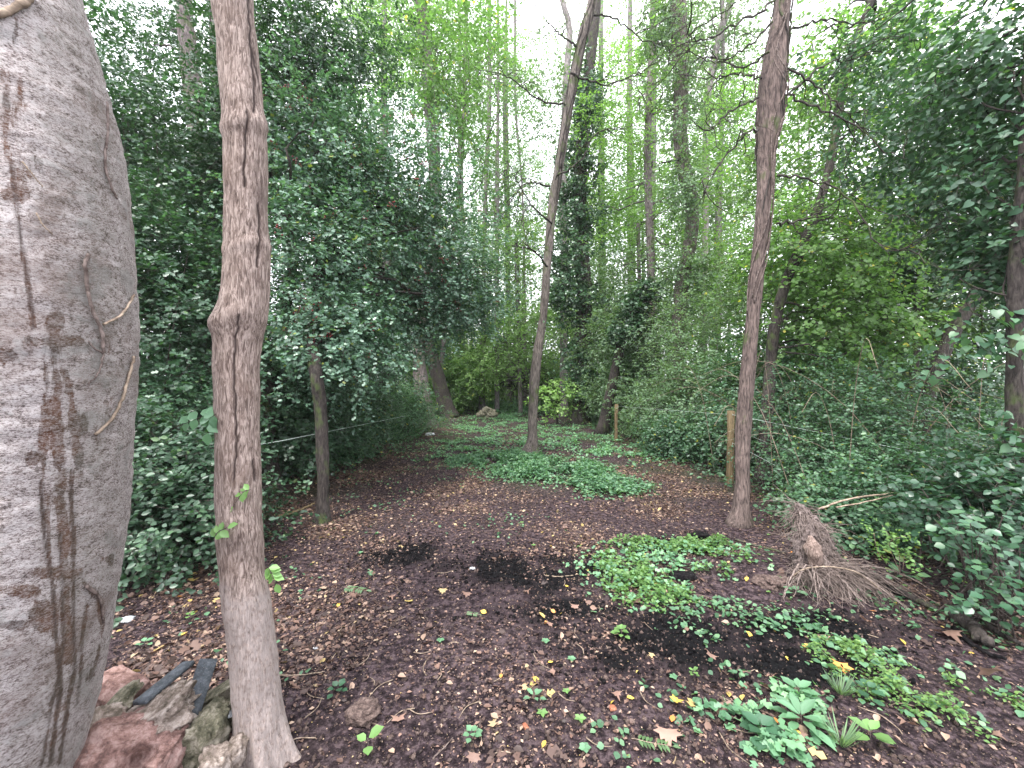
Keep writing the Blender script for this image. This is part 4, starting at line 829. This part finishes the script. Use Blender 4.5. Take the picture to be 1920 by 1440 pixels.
# ================================================================ FAR WOOD (one mass)
def far_mass(name, label, n, size, rings, mat, seed):
    mb = MB(); tw = MB()
    for x0, x1, y0, y1, h0, h1, wgt in rings:
        k = int(n * wgt); x = rng.uniform(x0, x1, k); y = rng.uniform(y0, y1, k); z = h0 + (h1 - h0) * rng.random(k) ** 1.25
        gap = fbm(v3(x * .35 + seed, y * .35, z * .22), 3); kp = gap > -.12 + .25 * (z - h0) / (h1 - h0); x, y, z = x[kp], y[kp], z[kp]; k = len(x)
        sprays(mb, v3(x, y, z), rvec(k), size * 5, 8, size, 'diamond', 1., face=np.tile([0, -.8, .35], (k, 1)))
    return tag(mb.build(name, M[mat]), label, 'woodland', None, 'stuff')
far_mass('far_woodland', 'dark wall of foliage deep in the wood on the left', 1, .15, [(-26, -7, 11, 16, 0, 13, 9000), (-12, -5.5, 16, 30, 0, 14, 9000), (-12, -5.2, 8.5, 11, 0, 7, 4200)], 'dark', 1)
far_mass('far_woodland', 'green wall of foliage deep in the wood on the right', 1, .15, [(8, 28, 11, 16, 0, 8, 6500), (5.5, 12, 16, 30, 0, 12, 7500), (6, 12, 9.5, 12, 0, 8, 4600)], 'mid', 2)
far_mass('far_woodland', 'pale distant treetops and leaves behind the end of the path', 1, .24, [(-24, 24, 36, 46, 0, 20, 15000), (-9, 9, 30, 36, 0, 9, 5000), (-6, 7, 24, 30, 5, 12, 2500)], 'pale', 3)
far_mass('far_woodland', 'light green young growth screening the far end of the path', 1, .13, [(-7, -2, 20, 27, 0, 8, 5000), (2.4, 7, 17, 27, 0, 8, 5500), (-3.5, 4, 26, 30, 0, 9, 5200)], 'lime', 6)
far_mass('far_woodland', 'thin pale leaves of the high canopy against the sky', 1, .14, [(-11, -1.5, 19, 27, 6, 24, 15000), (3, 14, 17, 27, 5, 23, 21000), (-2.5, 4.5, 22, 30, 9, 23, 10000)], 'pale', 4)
# far pole trunks that only read as a mass
mm = MB()
for k in range(46):
    x = rng.uniform(-22, 22); y = rng.uniform(24, 44); hh = rng.uniform(12, 20); lean = rng.normal() * .8
    pa = spline([[x, y, 0], [x + lean * .4 + rng.normal() * .2, y, hh * .5], [x + lean, y, hh]], 9); mm.add(*tube(pa, np.linspace(.15, .05, 9) * rng.uniform(.5, 1.1), 6))
    for _ in range(5):
        q = pa[rng.integers(4, 8)]; mm.add(*tube(spline([q, q + [rng.normal() * .5, 0, .8], q + [rng.normal() * 1.3, rng.normal() * .5, 2.2]], 5), np.linspace(.035, .01, 5), 4))
tag(mm.build('far_trunks', M['pbark'], None, True), 'crowd of thin pale trunks deep in the wood', 'woodland', None, 'stuff')

# ================================================================ damp woodland air
hz = MB(); lo, hi = np.array([-305, -125, -1.6]), np.array([305, 405, 31.])
V = np.array([[(lo, hi)[a][0], (lo, hi)[b][1], (lo, hi)[c][2]] for c in (0, 1) for b in (0, 1) for a in (0, 1)])
hz.add(V, [np.array([[0, 2, 3, 1], [4, 5, 7, 6], [0, 1, 5, 4], [2, 6, 7, 3], [0, 4, 6, 2], [1, 3, 7, 5]])])
hm_, hn, N, L = newmat('haze'); pv = N.new('ShaderNodeVolumePrincipled'); pv.inputs['Color'].default_value = (.86, .9, .92, 1); pv.inputs['Density'].default_value = 0.0007; pv.inputs['Anisotropy'].default_value = .2
o_ = N.new('ShaderNodeOutputMaterial'); L.new(pv.outputs[0], o_.inputs['Volume'])
ho = hz.build('haze', hm_); tag(ho, 'thin damp air paling the far trees', None, None, 'stuff')

# ================================================================ FENCE
def post(px, ytop, ybot, wpx, d, label):
    w2 = wpx / F * d / 2; b = G((px), ybot); h = EYE - (ytop - HOR) / F * d - b[2]; x, y = (px - 960) / F * d, d
    root = thing('fence_post', label, 'post', (x, y, b[2]), 'wooden posts of the wire fence'); mm = MB()
    o = .18 * w2; prof = [(-w2, -w2 + o), (-w2 + o, -w2), (w2 - o, -w2), (w2, -w2 + o), (w2, w2 - o), (w2 - o, w2), (-w2 + o, w2), (-w2, w2 - o)]
    zs = [-.3, 0, .3 * h, .7 * h, h - o * .7, h]; V = []
    for j, z in enumerate(zs):
        s = .86 if j == len(zs) - 1 else 1
        V += [[x + a * s + .003 * rng.normal() + .012 * z, y + c * s, b[2] + z] for a, c in prof]
    F4 = [[j * 8 + i_, j * 8 + (i_ + 1) % 8, j * 8 + 8 + (i_ + 1) % 8, j * 8 + 8 + i_] for j in range(len(zs) - 1) for i_ in range(8)]
    mm.add(V, [np.array(F4), np.arange(40, 48)[None]]); mm.build('shaft', M['wood'], root)
    for zz in (h - .06, h * .55, h * .25):
        m2 = MB(); a = np.linspace(0, math.pi, 7); m2.add(*tube(v3(x + .012 * h, y - w2 - .012 * np.sin(a), b[2] + zz + .014 * np.cos(a)), .002, 5)); m2.build('staple', M['wire'], root)
    return np.array([x + .012 * h, y - w2 - .006, b[2] + h])
pa_ = post(1369, 770, 906, 10, 6.25, 'brown wooden fence post close behind the twisted tree'); pb_ = post(1155, 758, 828, 5.5, 10.5, 'small weathered fence post beside the far right of the path')
def wire(pts, label, r=.0021):
    w_ = spline(pts, 60); mm = MB(); mm.add(*tube(w_, r, 5)); o = mm.build('fence_wire', M['wire'], None, True, origin=w_[0]); return tag(o, label, 'wire', 'thin wires of the fence')
wire([pa_ + [0, 0, -.06], P(1640, 832, 4.6), P(1920, 888, 3.4), P(2150, 930, 2.8)], 'topmost wire running right from the nearer fence post', .0034)
wire([pa_ + [0, 0, -.5], P(1620, 955, 4.3), P(1920, 1052, 3.2), P(2150, 1120, 2.6)], 'lowest wire running right from the nearer post over the stump', .0034)
wire([pa_ + [0, 0, -.28], P(1600, 890, 4.5), P(1920, 968, 3.3), P(2150, 1010, 2.7)], 'middle wire running right through the thicket', .0016)
wire([pb_ + [0, 0, -.05], pa_ + [0, 0, -.06]], 'wire strung between the two fence posts', .002)
wire([P(100, 895, 3.4), P(250, 870, 3.6), P(490, 833, 4.3), P(600, 812, 4.9), P(760, 780, 8)], 'wire on the left crossing behind the cracked trunk', .0026)

# ================================================================ RUBBLE AT THE FOOT OF THE LEFT TREES
def rock(name, label, cat, c, r, mat, boxy=.5, rough=.16, rot=(0, 0, 0), grp=None, n=20, seed=0, hole=None):
    """blocky broken lump: a cube-sphere squashed towards a box, roughened"""
    g = np.linspace(-1, 1, n); V = []; Fc = []; k = 0
    a, b = np.meshgrid(g, g)
    for ax_ in range(3):
        for s in (-1, 1):
            q = np.zeros((n, n, 3)); q[..., ax_] = s; q[..., (ax_ + 1) % 3] = a if s > 0 else -a; q[..., (ax_ + 2) % 3] = b
            V.append(q.reshape(-1, 3)); ii = (np.arange(n - 1)[:, None] * n + np.arange(n - 1)[None]).ravel() + k
            Fc.append(np.stack([ii, ii + 1, ii + n + 1, ii + n], 1)); k += n * n
    V = np.concatenate(V); Sx = unit(V); W_ = V * boxy * .8 + Sx * (1 - boxy)
    nn = fbm(V * 1.1 + seed, 3); W_ = W_ * (1 + rough * 1.4 * nn + rough * .6 * fbm(V * 4 + seed, 3) + rough * .3 * np.abs(fbm(V * 11 + seed, 3)))[:, None]
    if hole is not None:
        dd = np.linalg.norm((V - np.array(hole[0])) / np.array(hole[1]), axis=1); W_ = W_ * (1 - .75 * np.clip(1.6 - 1.6 * dd ** 3, 0, 1))[:, None]
    W_ = W_ * np.asarray(r); R = np.array(Matrix.Rotation(rot[2], 3, 'Z') @ Matrix.Rotation(rot[1], 3, 'Y') @ Matrix.Rotation(rot[0], 3, 'X')); W_ = W_ @ R.T
    mb = MB(); mb.add(W_ + np.asarray(c), Fc and [np.concatenate(Fc)]); o = mb.build(name, M[mat], None, False, origin=c)
    me = o.data; import bmesh; bm = bmesh.new(); bm.from_mesh(me); bmesh.ops.remove_doubles(bm, verts=bm.verts, dist=1e-5); bm.to_mesh(me); bm.free()
    return tag(o, label, cat, grp)
def PR(px, py, d): return P(px, py, d * .87)
rock('masonry_lump', 'large broken pink masonry block with a dark hollow in its side', 'rubble', PR(252, 1428, 1.70), (.20, .15, .14), 'pink', .6, .16, (.1, .15, .1), n=48, seed=3, hole=((.45, -.75, .9), (.42, .5, .45)))
rock('masonry_lump', 'jagged pinkish mortar lump on top of the rubble pile', 'rubble', PR(290, 1345, 1.82), (.15, .10, .07), 'mortar', .35, .42, (.2, -.35, .2), n=34, seed=9)
rock('brick', 'reddish-pink broken brick against the foot of the big left tree', 'brick', PR(215, 1300, 1.95), (.12, .09, .055), 'pink', .7, .12, (.1, .25, -.3), n=22, seed=21)
rock('stone', 'flat brown stone slab wedged left of the slate', 'stone', PR(205, 1328, 1.86), (.10, .07, .025), 'mossy', .6, .2, (.2, -.5, .3), seed=5)
rock('stone', 'grey speckled stone beside the trunk of the big left tree', 'stone', PR(172, 1375, 1.75), (.08, .08, .07), 'mortar', .3, .3, (0, .3, 0), seed=8)
rock('stone', 'mossy grey stone beneath the tip of the slate', 'stone', PR(250, 1312, 1.98), (.07, .06, .04), 'mossy', .3, .3, (0, .3, 1), seed=11)
rock('stone', 'tall mossy stone right of the pink block', 'stone', PR(378, 1392, 1.80), (.075, .08, .13), 'mossy', .5, .26, (.1, .2, .3), n=26, seed=14)
rock('stone', 'pale yellowish stone touching the foot of the cracked trunk', 'stone', PR(435, 1420, 1.78), (.045, .05, .07), 'mortar', .4, .22, (.1, .3, .2), seed=17)
rock('stone', 'mossy kerb-like stone bar left of the cracked trunk', 'stone', PR(412, 1305, 2.0), (.10, .045, .035), 'mossy', .9, .08, (.1, -.45, .3), seed=19)
rock('stone', 'dark stone in the gap behind the rubble pile', 'stone', PR(415, 1345, 1.95), (.07, .06, .06), 'mossy', .4, .3, (0, 0, 0), seed=29)
rock('stone', 'rough brown stone between the pink block and the pale stone', 'stone', PR(398, 1440, 1.72), (.06, .06, .07), 'mortar', .4, .3, (0, .2, 0), seed=31)
rock('pebble', 'small bright white pebble by the cracked trunk', 'pebble', PR(428, 1342, 1.86), (.016, .014, .012), 'white', .2, .1, n=8)
def slab(name, label, a, b, wd, th, mat, nrm, d=None, cat='slate'):
    a = np.array(a); b = np.array(b); T = unit(b - a); N_ = unit(np.array(nrm) - np.dot(nrm, T) * T); S = np.cross(T, N_); L = np.linalg.norm(b - a)
    mb = MB(); n = 16; V = []
    for j in range(n + 1):
        t = j / n; c = a + T * L * t; w2 = wd / 2 * (1 + .015 * rng.normal())
        V += [c + S * w2, c + S * w2 * .96 + N_ * th, c - S * w2 * .96 + N_ * th, c - S * w2]
    F4 = [[4 * j + i_, 4 * j + (i_ + 1) % 4, 4 * j + 4 + (i_ + 1) % 4, 4 * j + 4 + i_] for j in range(n) for i_ in range(4)] + [[3, 2, 1, 0], [4 * n, 4 * n + 1, 4 * n + 2, 4 * n + 3]]
    mb.add(V, [np.array(F4)]); return tag(mb.build(name, M[mat], None, False, origin=a), label, cat)
slab('slate_slab', 'long blue-grey slate strip propped on the rubble', PR(258, 1325, 1.80), PR(352, 1248, 2.05), .060, .016, 'slate', (-.2, -.6, .8))
slab('slate_slab', 'dark upright slate leaning against the blue-grey strip', PR(350, 1352, 1.85), PR(388, 1240, 2.06), .07, .012, 'slate', (.5, -.8, .2))

# ================================================================ UPROOTED STUMP
sb_ = G(1530, 1065)
root = thing('uprooted_stump', 'weathered uprooted stump with a tangle of fine bare roots', 'stump', sb_)
pth = spline([P(1540, 1085, 3.15), P(1530, 1040, 3.1), P(1522, 1000, 3.12), P(1508, 968, 3.16), P(1494, 944, 3.2)], 60); rd = np.interp(np.linspace(0, 1, 60), [0, .2, .5, .75, .93, 1], [.20, .12, .08, .05, .03, .008])
mm = MB(); V, f = tube(pth, rd, 48, 0); vv = V.reshape(60, 48, 3); D = vv - pth[:, None]; vv = pth[:, None] + D * (1 + .9 * fbm(vv * np.array([13, 13, 5]), 4) + .5 * fbm(vv * 38, 3))[..., None]
mm.add(vv.reshape(-1, 3), f); mm.build('stump_body', M['stump'], root, False)
mm = MB(); p2 = spline([P(1532, 1058, 2.97), P(1526, 1030, 2.97), P(1520, 1005, 3.0)], 14); V, f = tube(p2, np.interp(np.linspace(0, 1, 14), [0, .5, 1], [.045, .055, .015]), 20, .6, 22); mm.add(V, f); mm.build('broken_wood', M['raw'], root, False)
for k in range(40):
    a0 = P(1540 + rng.normal() * 22, 1068 + rng.normal() * 10, 3.02); an = rng.uniform(-2.9, .3); l = rng.uniform(.25, .6)
    e = a0 + np.array([math.cos(an) * l + .15, -abs(math.sin(an)) * l * .55, 0]); e[2] = H(e[0], e[1]) + .02; mid = (a0 + e) / 2 + [0, 0, rng.uniform(.03, .12)]
    mm = MB(); w_ = spline([a0, mid, e], 16); mm.add(*tube(w_ + rng.normal(size=w_.shape) * .003, np.linspace(rng.uniform(.004, .012), .002, 16), 6, .3, 30)); mm.build('root', M['root'], root, True)
mm = MB()
for k in range(1500):
    if k < 900: a0 = np.array(P(1555 + rng.normal() * 30, 1075 + rng.normal() * 10, 3.0 + rng.normal() * .06)); l = rng.uniform(.10, .34); an = rng.normal() * .9 - 1.0; dv = np.array([math.cos(an) * .8 + .1, math.sin(an) * .5, -.25])
    else: i_ = rng.integers(5, 58); a0 = pth[i_] + unit(rvec(1)[0] * [1, 1, .4]) * rd[i_] * 1.05; l = rng.uniform(.06, .3); dv = unit(rng.normal(size=3) * [1, 1, .6] + [0, -.3, -.3])
    q = [a0]
    for s in range(6):
        dv = unit(dv + rng.normal(size=3) * .25 + [0, 0, -.12]); z = q[-1] + dv * l / 6; z[2] = max(z[2], float(H(z[0], z[1])) + .008); q.append(z)
    mm.add(*tube(q, np.linspace(.0028, .001, 7), 3, cap=False))
mm.build('root_hairs', M['root'], root)['kind'] = 'stuff'
rock('soil_clod', 'clod of root-bound dark soil left of the uprooted stump', 'soil', P(1455, 1095, 3.0), (.13, .09, .055), 'clod', .2, .4, n=26, seed=41)
rock('soil_clod', 'brown cracked lump of soil behind the twin-leaf seedling', 'soil', G(677, 1352) + [0, 0, .03], (.075, .06, .04), 'clod', .3, .3, n=22, seed=44)
rock('charred_log', 'short blackened log end lying in the light green weeds', 'log', G(1282, 1088) + [0, 0, .025], (.11, .045, .035), 'black', .5, .15, (0, 0, -.15), seed=47)
rock('charcoal_lump', 'black charcoal lumps below the twisted tree', 'charcoal', G(1312, 1010) + [0, 0, .02], (.12, .06, .035), 'black', .3, .4, seed=49)
rock('brick_shard', 'small orange terracotta shard on the soil at lower centre', 'brick', G(985, 1368) + [0, 0, .006], (.014, .017, .007), 'terra', .6, .2, (.3, .2, .7), n=8)
rock('brick_shard', 'orange terracotta shard right of the lower centre', 'brick', G(1150, 1333) + [0, 0, .006], (.020, .015, .007), 'terra', .6, .2, (.3, .2, .2), n=8)
for lab, px, py, sc in (('crumpled white scrap on the soil beside the big left tree', 235, 1166, .03), ('white stone at the left edge far up the path', 806, 816, .09), ('pale scrap below the berried bush at the left path edge', 590, 1218, .010), ('small whitish stone on the dark centre soil', 885, 1068, .016)):
    rock('white_scrap', lab, 'scrap', G(px, py) + [0, 0, sc * .3], (sc * 1.5, sc, sc * .45), 'white', .2, .3, n=9, seed=px)
rock('mossy_stump', 'low mossy stump at the left where the path narrows', 'stump', G(912, 785) + [0, 0, .15], (.36, .3, .26), 'mossy', .1, .6, n=22, seed=63)

LMK = [(225, 1170, 'the white scrap by the big left tree'), (310, 1270, 'the slate strip'), (560, 1270, 'the foot of the cracked trunk'), (677, 1352, 'the brown soil lump'), (640, 1105, 'the pale ash sprig'), (605, 985, 'the hawthorn foot'), (884, 1392, 'the leafy tuft at bottom centre'),
       (1002, 1318, 'the creeping sprig at bottom centre'), (912, 1155, 'the central line of litter'), (885, 1068, 'the small whitish stone'), (1000, 960, 'the carpet round the centre tree'), (1166, 1200, 'the lone seedling on charcoal'), (1190, 1100, 'the light green weeds'), (1282, 1088, 'the charred log'),
       (1390, 1000, 'the foot of the twisted tree'), (1520, 1110, 'the uprooted stump'), (1430, 1385, 'the broad-toothed rosette'), (1505, 1330, 'the long-leaved rosette'), (1635, 1398, 'the five-leaf seedling'), (1750, 1300, 'the bright right weeds'), (1770, 1180, 'the rotten board'), (1185, 1395, 'the olive sprig'), (1302, 1280, 'the tiny seedling on black soil'), (1450, 1230, 'the patchy weeds right of the charcoal')]
def near(px, py):
    k = min(LMK, key=lambda q: math.hypot(px - q[0], py - q[1])); dx, dy = px - k[0], py - k[1]
    w_ = ('right of' if dx > 0 else 'left of') if abs(dx) > abs(dy) else ('in front of' if dy > 0 else 'behind'); return w_ + ' ' + k[2]
# planks, logs and sticks
def stick(label, pts, d, r, mat='stick', name='stick', cat='stick', grp=None, seg=7, amp=.2):
    w_ = spline([P(a, b, dd) for (a, b), dd in zip(pts, d)] if not np.isscalar(d) else [G(a, b) + [0, 0, d] for a, b in pts], 22)
    mm = MB(); mm.add(*tube(w_ + rng.normal(size=w_.shape) * r * .2, np.linspace(r, r * .55, 22), seg, amp, 30)); return tag(mm.build(name, M[mat], None, True, origin=w_[0]), label, cat, grp)
stick('long pale dead branch lying across the undergrowth right of the stump', [(1535, 955), (1600, 935), (1700, 922), (1785, 909)], [3.2, 3.3, 3.5, 3.7], .0085)
stick('second pale dead branch just under the longest one', [(1570, 952), (1640, 938), (1690, 925)], [3.2, 3.3, 3.45], .006)
stick('arched orange-brown root stick over the stump roots', [(1482, 1086), (1510, 1068), (1560, 1064), (1610, 1075), (1655, 1108)], [2.95, 2.9, 2.85, 2.8, 2.75], .006)
stick('rotten log slanting across the litter at the right edge', [(1600, 1080), (1680, 1115), (1760, 1150)], .03, .03, 'dbark', 'log', 'log', None, 14, .3)
stick('dark rotten board end under the round-leaved bush', [(1795, 1165), (1830, 1195), (1862, 1225)], .04, .045, 'dbark', 'log', 'log', None, 12, .4)
stick('blackened branch in the right corner below the round-leaved bush', [(1840, 1170), (1880, 1200), (1925, 1222)], .03, .018, 'dbark', 'log', 'log')
stick('charred branch running down past the round-leaved bush', [(1790, 1185), (1840, 1225), (1890, 1245)], .02, .015, 'black', 'log', 'log')
stick('brown stick lying left of the uprooted stump', [(1380, 1018), (1430, 1035), (1475, 1048)], .03, .012, 'cbark')
stick('thin curved stick in the litter left of the cracked trunk base', [(520, 1272), (560, 1272), (608, 1265)], .01, .004)
stick('short dark twig lying on the soil at lower centre', [(810, 1430), (830, 1410), (848, 1390)], .006, .004, 'vine')
stick('slim twig left of the light green weeds', [(1020, 1082), (1050, 1084), (1085, 1080)], .008, .004)
stick('mossy fallen branch left of the hawthorn trunk', [(520, 975), (560, 962), (588, 950)], .03, .022, 'wood')
TW = [(560, 1130), (640, 1180), (700, 1290), (900, 1320), (1000, 1230), (1100, 1390), (1200, 1300), (1380, 1330), (1500, 1180), (1650, 1200), (1720, 1330), (1300, 960), (1250, 940), (700, 1000), (760, 1160), (860, 1210), (960, 1420), (1450, 1400), (1560, 1140), (300, 1230), (340, 1150), (590, 1390), (820, 1280), (1080, 1180), (1210, 1160)]
TW += [(rng.uniform(560, 1800), rng.uniform(930, 1430)) for _ in range(45)]
for px, py in TW:
    a = G(px, py); an = rng.random() * 6.28; l = rng.uniform(.06, .16); w_ = spline([a, a + [l * .5 * math.cos(an), l * .5 * math.sin(an), .01], a + [l * math.cos(an + .3), l * math.sin(an + .3), 0]], 8); w_[:, 2] = H(w_[:, 0], w_[:, 1]) + .007
    mm = MB(); mm.add(*tube(w_, np.linspace(.0028, .0014, 8), 5)); tag(mm.build('twig', M['stick'], None, True, origin=w_[0]), 'small dry twig ' + near(px, py), 'twig', 'small twigs scattered on the soil')

# ================================================================ SEEDLINGS, SPRIGS, FALLEN LEAVES
def seedling(name, label, px, py, n, sz, mat, shape='oval', hgt=.06, spread=.05, cat='seedling', upright=.5):
    g = G(px, py); root = thing(name, label, cat, g); me_ = shape_mesh('leaf', shape, M[mat]); pos = []; ax = []; nr = []
    for k in range(n):
        a = 2.4 * k + rng.random() * .5; rr = spread * (k + .7) / n; q = g + [rr * math.cos(a) * .4, rr * math.sin(a) * .4, .012 + hgt * (1 - k / n * .7)]
        pos.append(q); ax.append([math.cos(a), math.sin(a), upright * (1 - k / n)]); nr.append([-.3 * math.cos(a), -.3 * math.sin(a), 1])
    leaf_parts(root, pos, ax, nr, sz * (.75 + .4 * rng.random(n)), [me_])
    mm = MB(); mm.add(*tube(np.array([g - [0, 0, .01], g + [0.002, 0, hgt * .5], g + [0, 0, hgt + .012]]), .0022, 5)); mm.build('stem', M['twig'], root)
seedling('seedling', 'bright green many-leaved seedling alone on the black charcoal patch', 1166, 1200, 11, .042, 'weed', 'round', .05, .06)
seedling('seedling', 'pale green twin-leaf seedling in front of the brown soil lump', 688, 1415, 3, .062, 'weed', 'round', .05, .04)
seedling('seedling', 'light green five-leaf seedling near the lower right corner', 1635, 1398, 6, .075, 'weed', 'oval', .05, .05)
seedling('seedling', 'small leafy green tuft at the bottom left of centre', 884, 1392, 9, .034, 'cover', 'round', .03, .05)
seedling('seedling', 'creeping dark green sprig at the bottom centre', 1002, 1318, 7, .04, 'cover', 'oval', .02, .08)
seedling('seedling', 'tiny bright green seedling on the black soil at right', 1302, 1280, 7, .026, 'weed', 'round', .05, .03)
seedling('seedling', 'dark green clustered seedling left of the soil lump', 632, 1305, 8, .036, 'big', 'round', .03, .08)
seedling('seedling', 'three-leaf green seedling behind the slate strip', 352, 1165, 4, .032, 'weed', 'round', .03, .03)
seedling('seedling', 'blue-green leaf cluster on soil between the left trunks', 268, 1215, 6, .036, 'cover', 'round', .02, .06)
seedling('leaf_rosette', 'large rosette of long pale green leaves in the right foreground', 1505, 1365, 16, .105, 'cover', 'narrow', .04, .10, 'plant', .55)
seedling('leaf_rosette', 'rosette of broad toothed leaves left of the long-leaved rosette', 1430, 1385, 14, .065, 'big', 'round', .04, .13, 'plant', .4)
seedling('leaf_rosette', 'soft green rosette behind the long-leaved rosette', 1500, 1315, 12, .065, 'cover', 'oval', .05, .12, 'plant', .5)
seedling('leaf_rosette', 'dull green round-leaved plant right of the rosettes', 1630, 1310, 8, .055, 'big', 'round', .04, .12, 'plant', .4)
seedling('leaf_rosette', 'low blue-green leaves under the uprooted stump', 1490, 1110, 6, .055, 'cover', 'heart', .03, .10, 'plant', .4)
def pinnate(label, px, py, an, L, sz, mat, n=7):
    g = G(px, py); root = thing('leaf_sprig', label, 'sprig', g); T = np.array([math.cos(an), math.sin(an), 0]); S = np.array([-T[1], T[0], 0]); q = g + T * np.linspace(0, L, 12)[:, None]; q[:, 2] = H(q[:, 0], q[:, 1]) + .016
    mm = MB(); mm.add(*tube(q, .0014, 5)); mm.build('stalk', M['stick'], root); pos = []; ax = []
    for k in range(n):
        b = q[int(2 + 9 * k / n)]
        for s in (1, -1): pos.append(b); ax.append(T * .5 + S * s)
    pos.append(q[-1]); ax.append(T); leaf_parts(root, pos, ax, rvec(len(pos)) * .25 + [0, 0, 1], sz, [shape_mesh('leaf', 'narrow' if n > 5 else 'oval', M[mat])])
pinnate('pale green fallen ash sprig on the soil right of the cracked trunk', 640, 1105, -.3, .22, .05, 'pale'); pinnate('pale green fallen ash sprig in the middle of the bare soil', 870, 1155, -.15, .10, .026, 'pale')
pinnate('olive green fallen sprig at the bottom right of centre', 1185, 1395, -.2, .17, .036, 'mid'); pinnate('drooping green sprig left of the fallen ash sprig', 700, 1085, 2.2, .12, .03, 'cover', 4)
# grass tufts
for lab, px, py in (('wiry grass tuft between the right foreground plants', 1580, 1305), ('dry grass tuft in the bottom right corner plants', 1580, 1400)):
    g = G(px, py); root = thing('grass_tuft', lab, 'grass', g); mm = MB(); n = 60
    a = rng.random(n) * 6.28; l = rng.uniform(.06, .14, n); b = g + v3(np.cos(a), np.sin(a), 0) * .02 * rng.random((n, 1)); e = b + v3(np.cos(a) * .6, np.sin(a) * .6, .8) * l[:, None]
    leaves(mm, b, e - b, v3(np.cos(a), np.sin(a), .4), l, 'narrow', rng.random(n)); V = mm.V[0].reshape(n, -1, 3); c = b[:, None]; Y_ = unit(e - b)[:, None]; al = ((V - c) * Y_).sum(-1, keepdims=True) * Y_; V = c + al + (V - c - al) * .13; mm.V[0] = V.reshape(-1, 3)
    o = mm.build('blades', M['pale'], root); o['kind'] = 'stuff'

def fallen(px, py, sz, rn, shape, label, grp, name='fallen_leaf', sp=None):
    key = (shape, round(rn, 2))
    if key not in FM:
        tv, tf = SH[shape]; tv = tv.copy(); tv[:, 2] += .14 * np.sin(3 * tv[:, 1] + rn * 9) + .22 * tv[:, 0] ** 2
        me_ = mesh_from('fallen_leaf', tv, tf, {'rnd': np.full(len(tv), rn)}); me_.materials.append(M['litter']); FM[key] = me_
    o = bpy.data.objects.new(name, FM[key]); C.objects.link(o); g = G(px, py); o.location = (g[0], g[1], g[2] + .012); o.scale = (sz,) * 3
    o.rotation_euler = (rng.normal() * .3, rng.normal() * .3, rng.random() * 6.28); return tag(o, label, 'leaf', grp)
FM = {}
for px, py, sz, rn, lab in [(1350, 1325, .11, .74, 'curled tan maple leaf beside the broad-leaved plants'), (1252, 1378, .10, .76, 'pink-tan pointed leaf left of the bottom rosette'), (1765, 1190, .14, .70, 'large brown maple leaf by the rotten board end'), (1190, 1135, .10, .68, 'brown curled leaf at the foot of the light green weeds'),
        (1575, 1250, .09, .98, 'orange serrated leaf between the right weed patches'), (1265, 1325, .06, .94, 'yellow maple leaf in the lower right litter'), (1495, 1380, .06, .74, 'tan oval leaf lying on the long-leaved rosette'), (1610, 1232, .07, .94, 'bright yellow leaf beside the bright right weeds'), (1400, 1190, .055, .93, 'bright yellow crinkled leaf in the weeds right of the charcoal'),
        (912, 1155, .05, .94, 'yellow leaf at the centre of the litter line'), (765, 1135, .06, .9, 'pale yellow leaf lying left of the litter line'), (830, 1110, .06, .88, 'green-yellow leaf curled at left of centre'), (1520, 1215, .055, .94, 'long yellow leaf left of the bright right weeds'), (310, 1227, .045, .92, 'orange-yellow leaf behind the slate strip'),
        (735, 1120, .06, .66, 'pinkish dead maple leaf flat on the soil left of centre'), (1860, 1275, .11, .72, 'tan maple leaf at the right edge of the litter'), (403, 1418, .05, .78, 'pink-tan leaf standing among the rubble'), (1020, 1165, .05, .9, 'pale gold leaf ending the litter line')]:
    fallen(px, py, sz, rn, 'maple' if sz > .055 else 'oval', lab, None)
for k in range(100):
    py = 1000 + 430 * rng.random() ** .8; px = rng.uniform(250, 1900) if rng.random() < .5 else rng.uniform(1000, 1900)
    if px < 560 and py > 1200: continue
    pal = [(.93, 'oval', 'small yellow leaf fallen on the dark soil', 'small yellow fallen leaves'), (.70, 'maple', 'brown dried maple leaf fallen on the dark soil', 'brown fallen maple leaves'), (.80, 'oval', 'small tan oval leaf fallen on the dark soil', 'small tan fallen leaves'), (.99, 'oval', 'orange leaf fallen on the dark soil', 'orange fallen leaves')]
    rn, shp, lab, grp = pal[[0, 1, 2, 2, 1, 0, 3, 2][k % 8]]; fallen(px, py, rng.uniform(.028, .05) * (1.5 if shp == 'maple' else 1), rn, shp, lab.replace('fallen on the dark soil', near(px, py)), grp)
for k in range(24):   # small weeds dotted over the soil
    px = rng.uniform(560, 1850); py = rng.uniform(980, 1420); g = G(px, py)
    o = None; root = thing('seedling', 'tiny green seedling ' + near(px, py), 'seedling', g, 'tiny seedlings dotted over the soil'); n = 5; a = np.arange(n) * 2.4
    leaf_parts(root, [g + [0, 0, .015]] * n, v3(np.cos(a), np.sin(a), .2), np.tile([0, 0, 1.], (n, 1)) + rng.normal(size=(n, 3)) * .2, rng.uniform(.016, .03), [wl[0] if k % 2 else m_spr])

for o in bpy.data.objects:
    if '_w' in o: del o['_w']
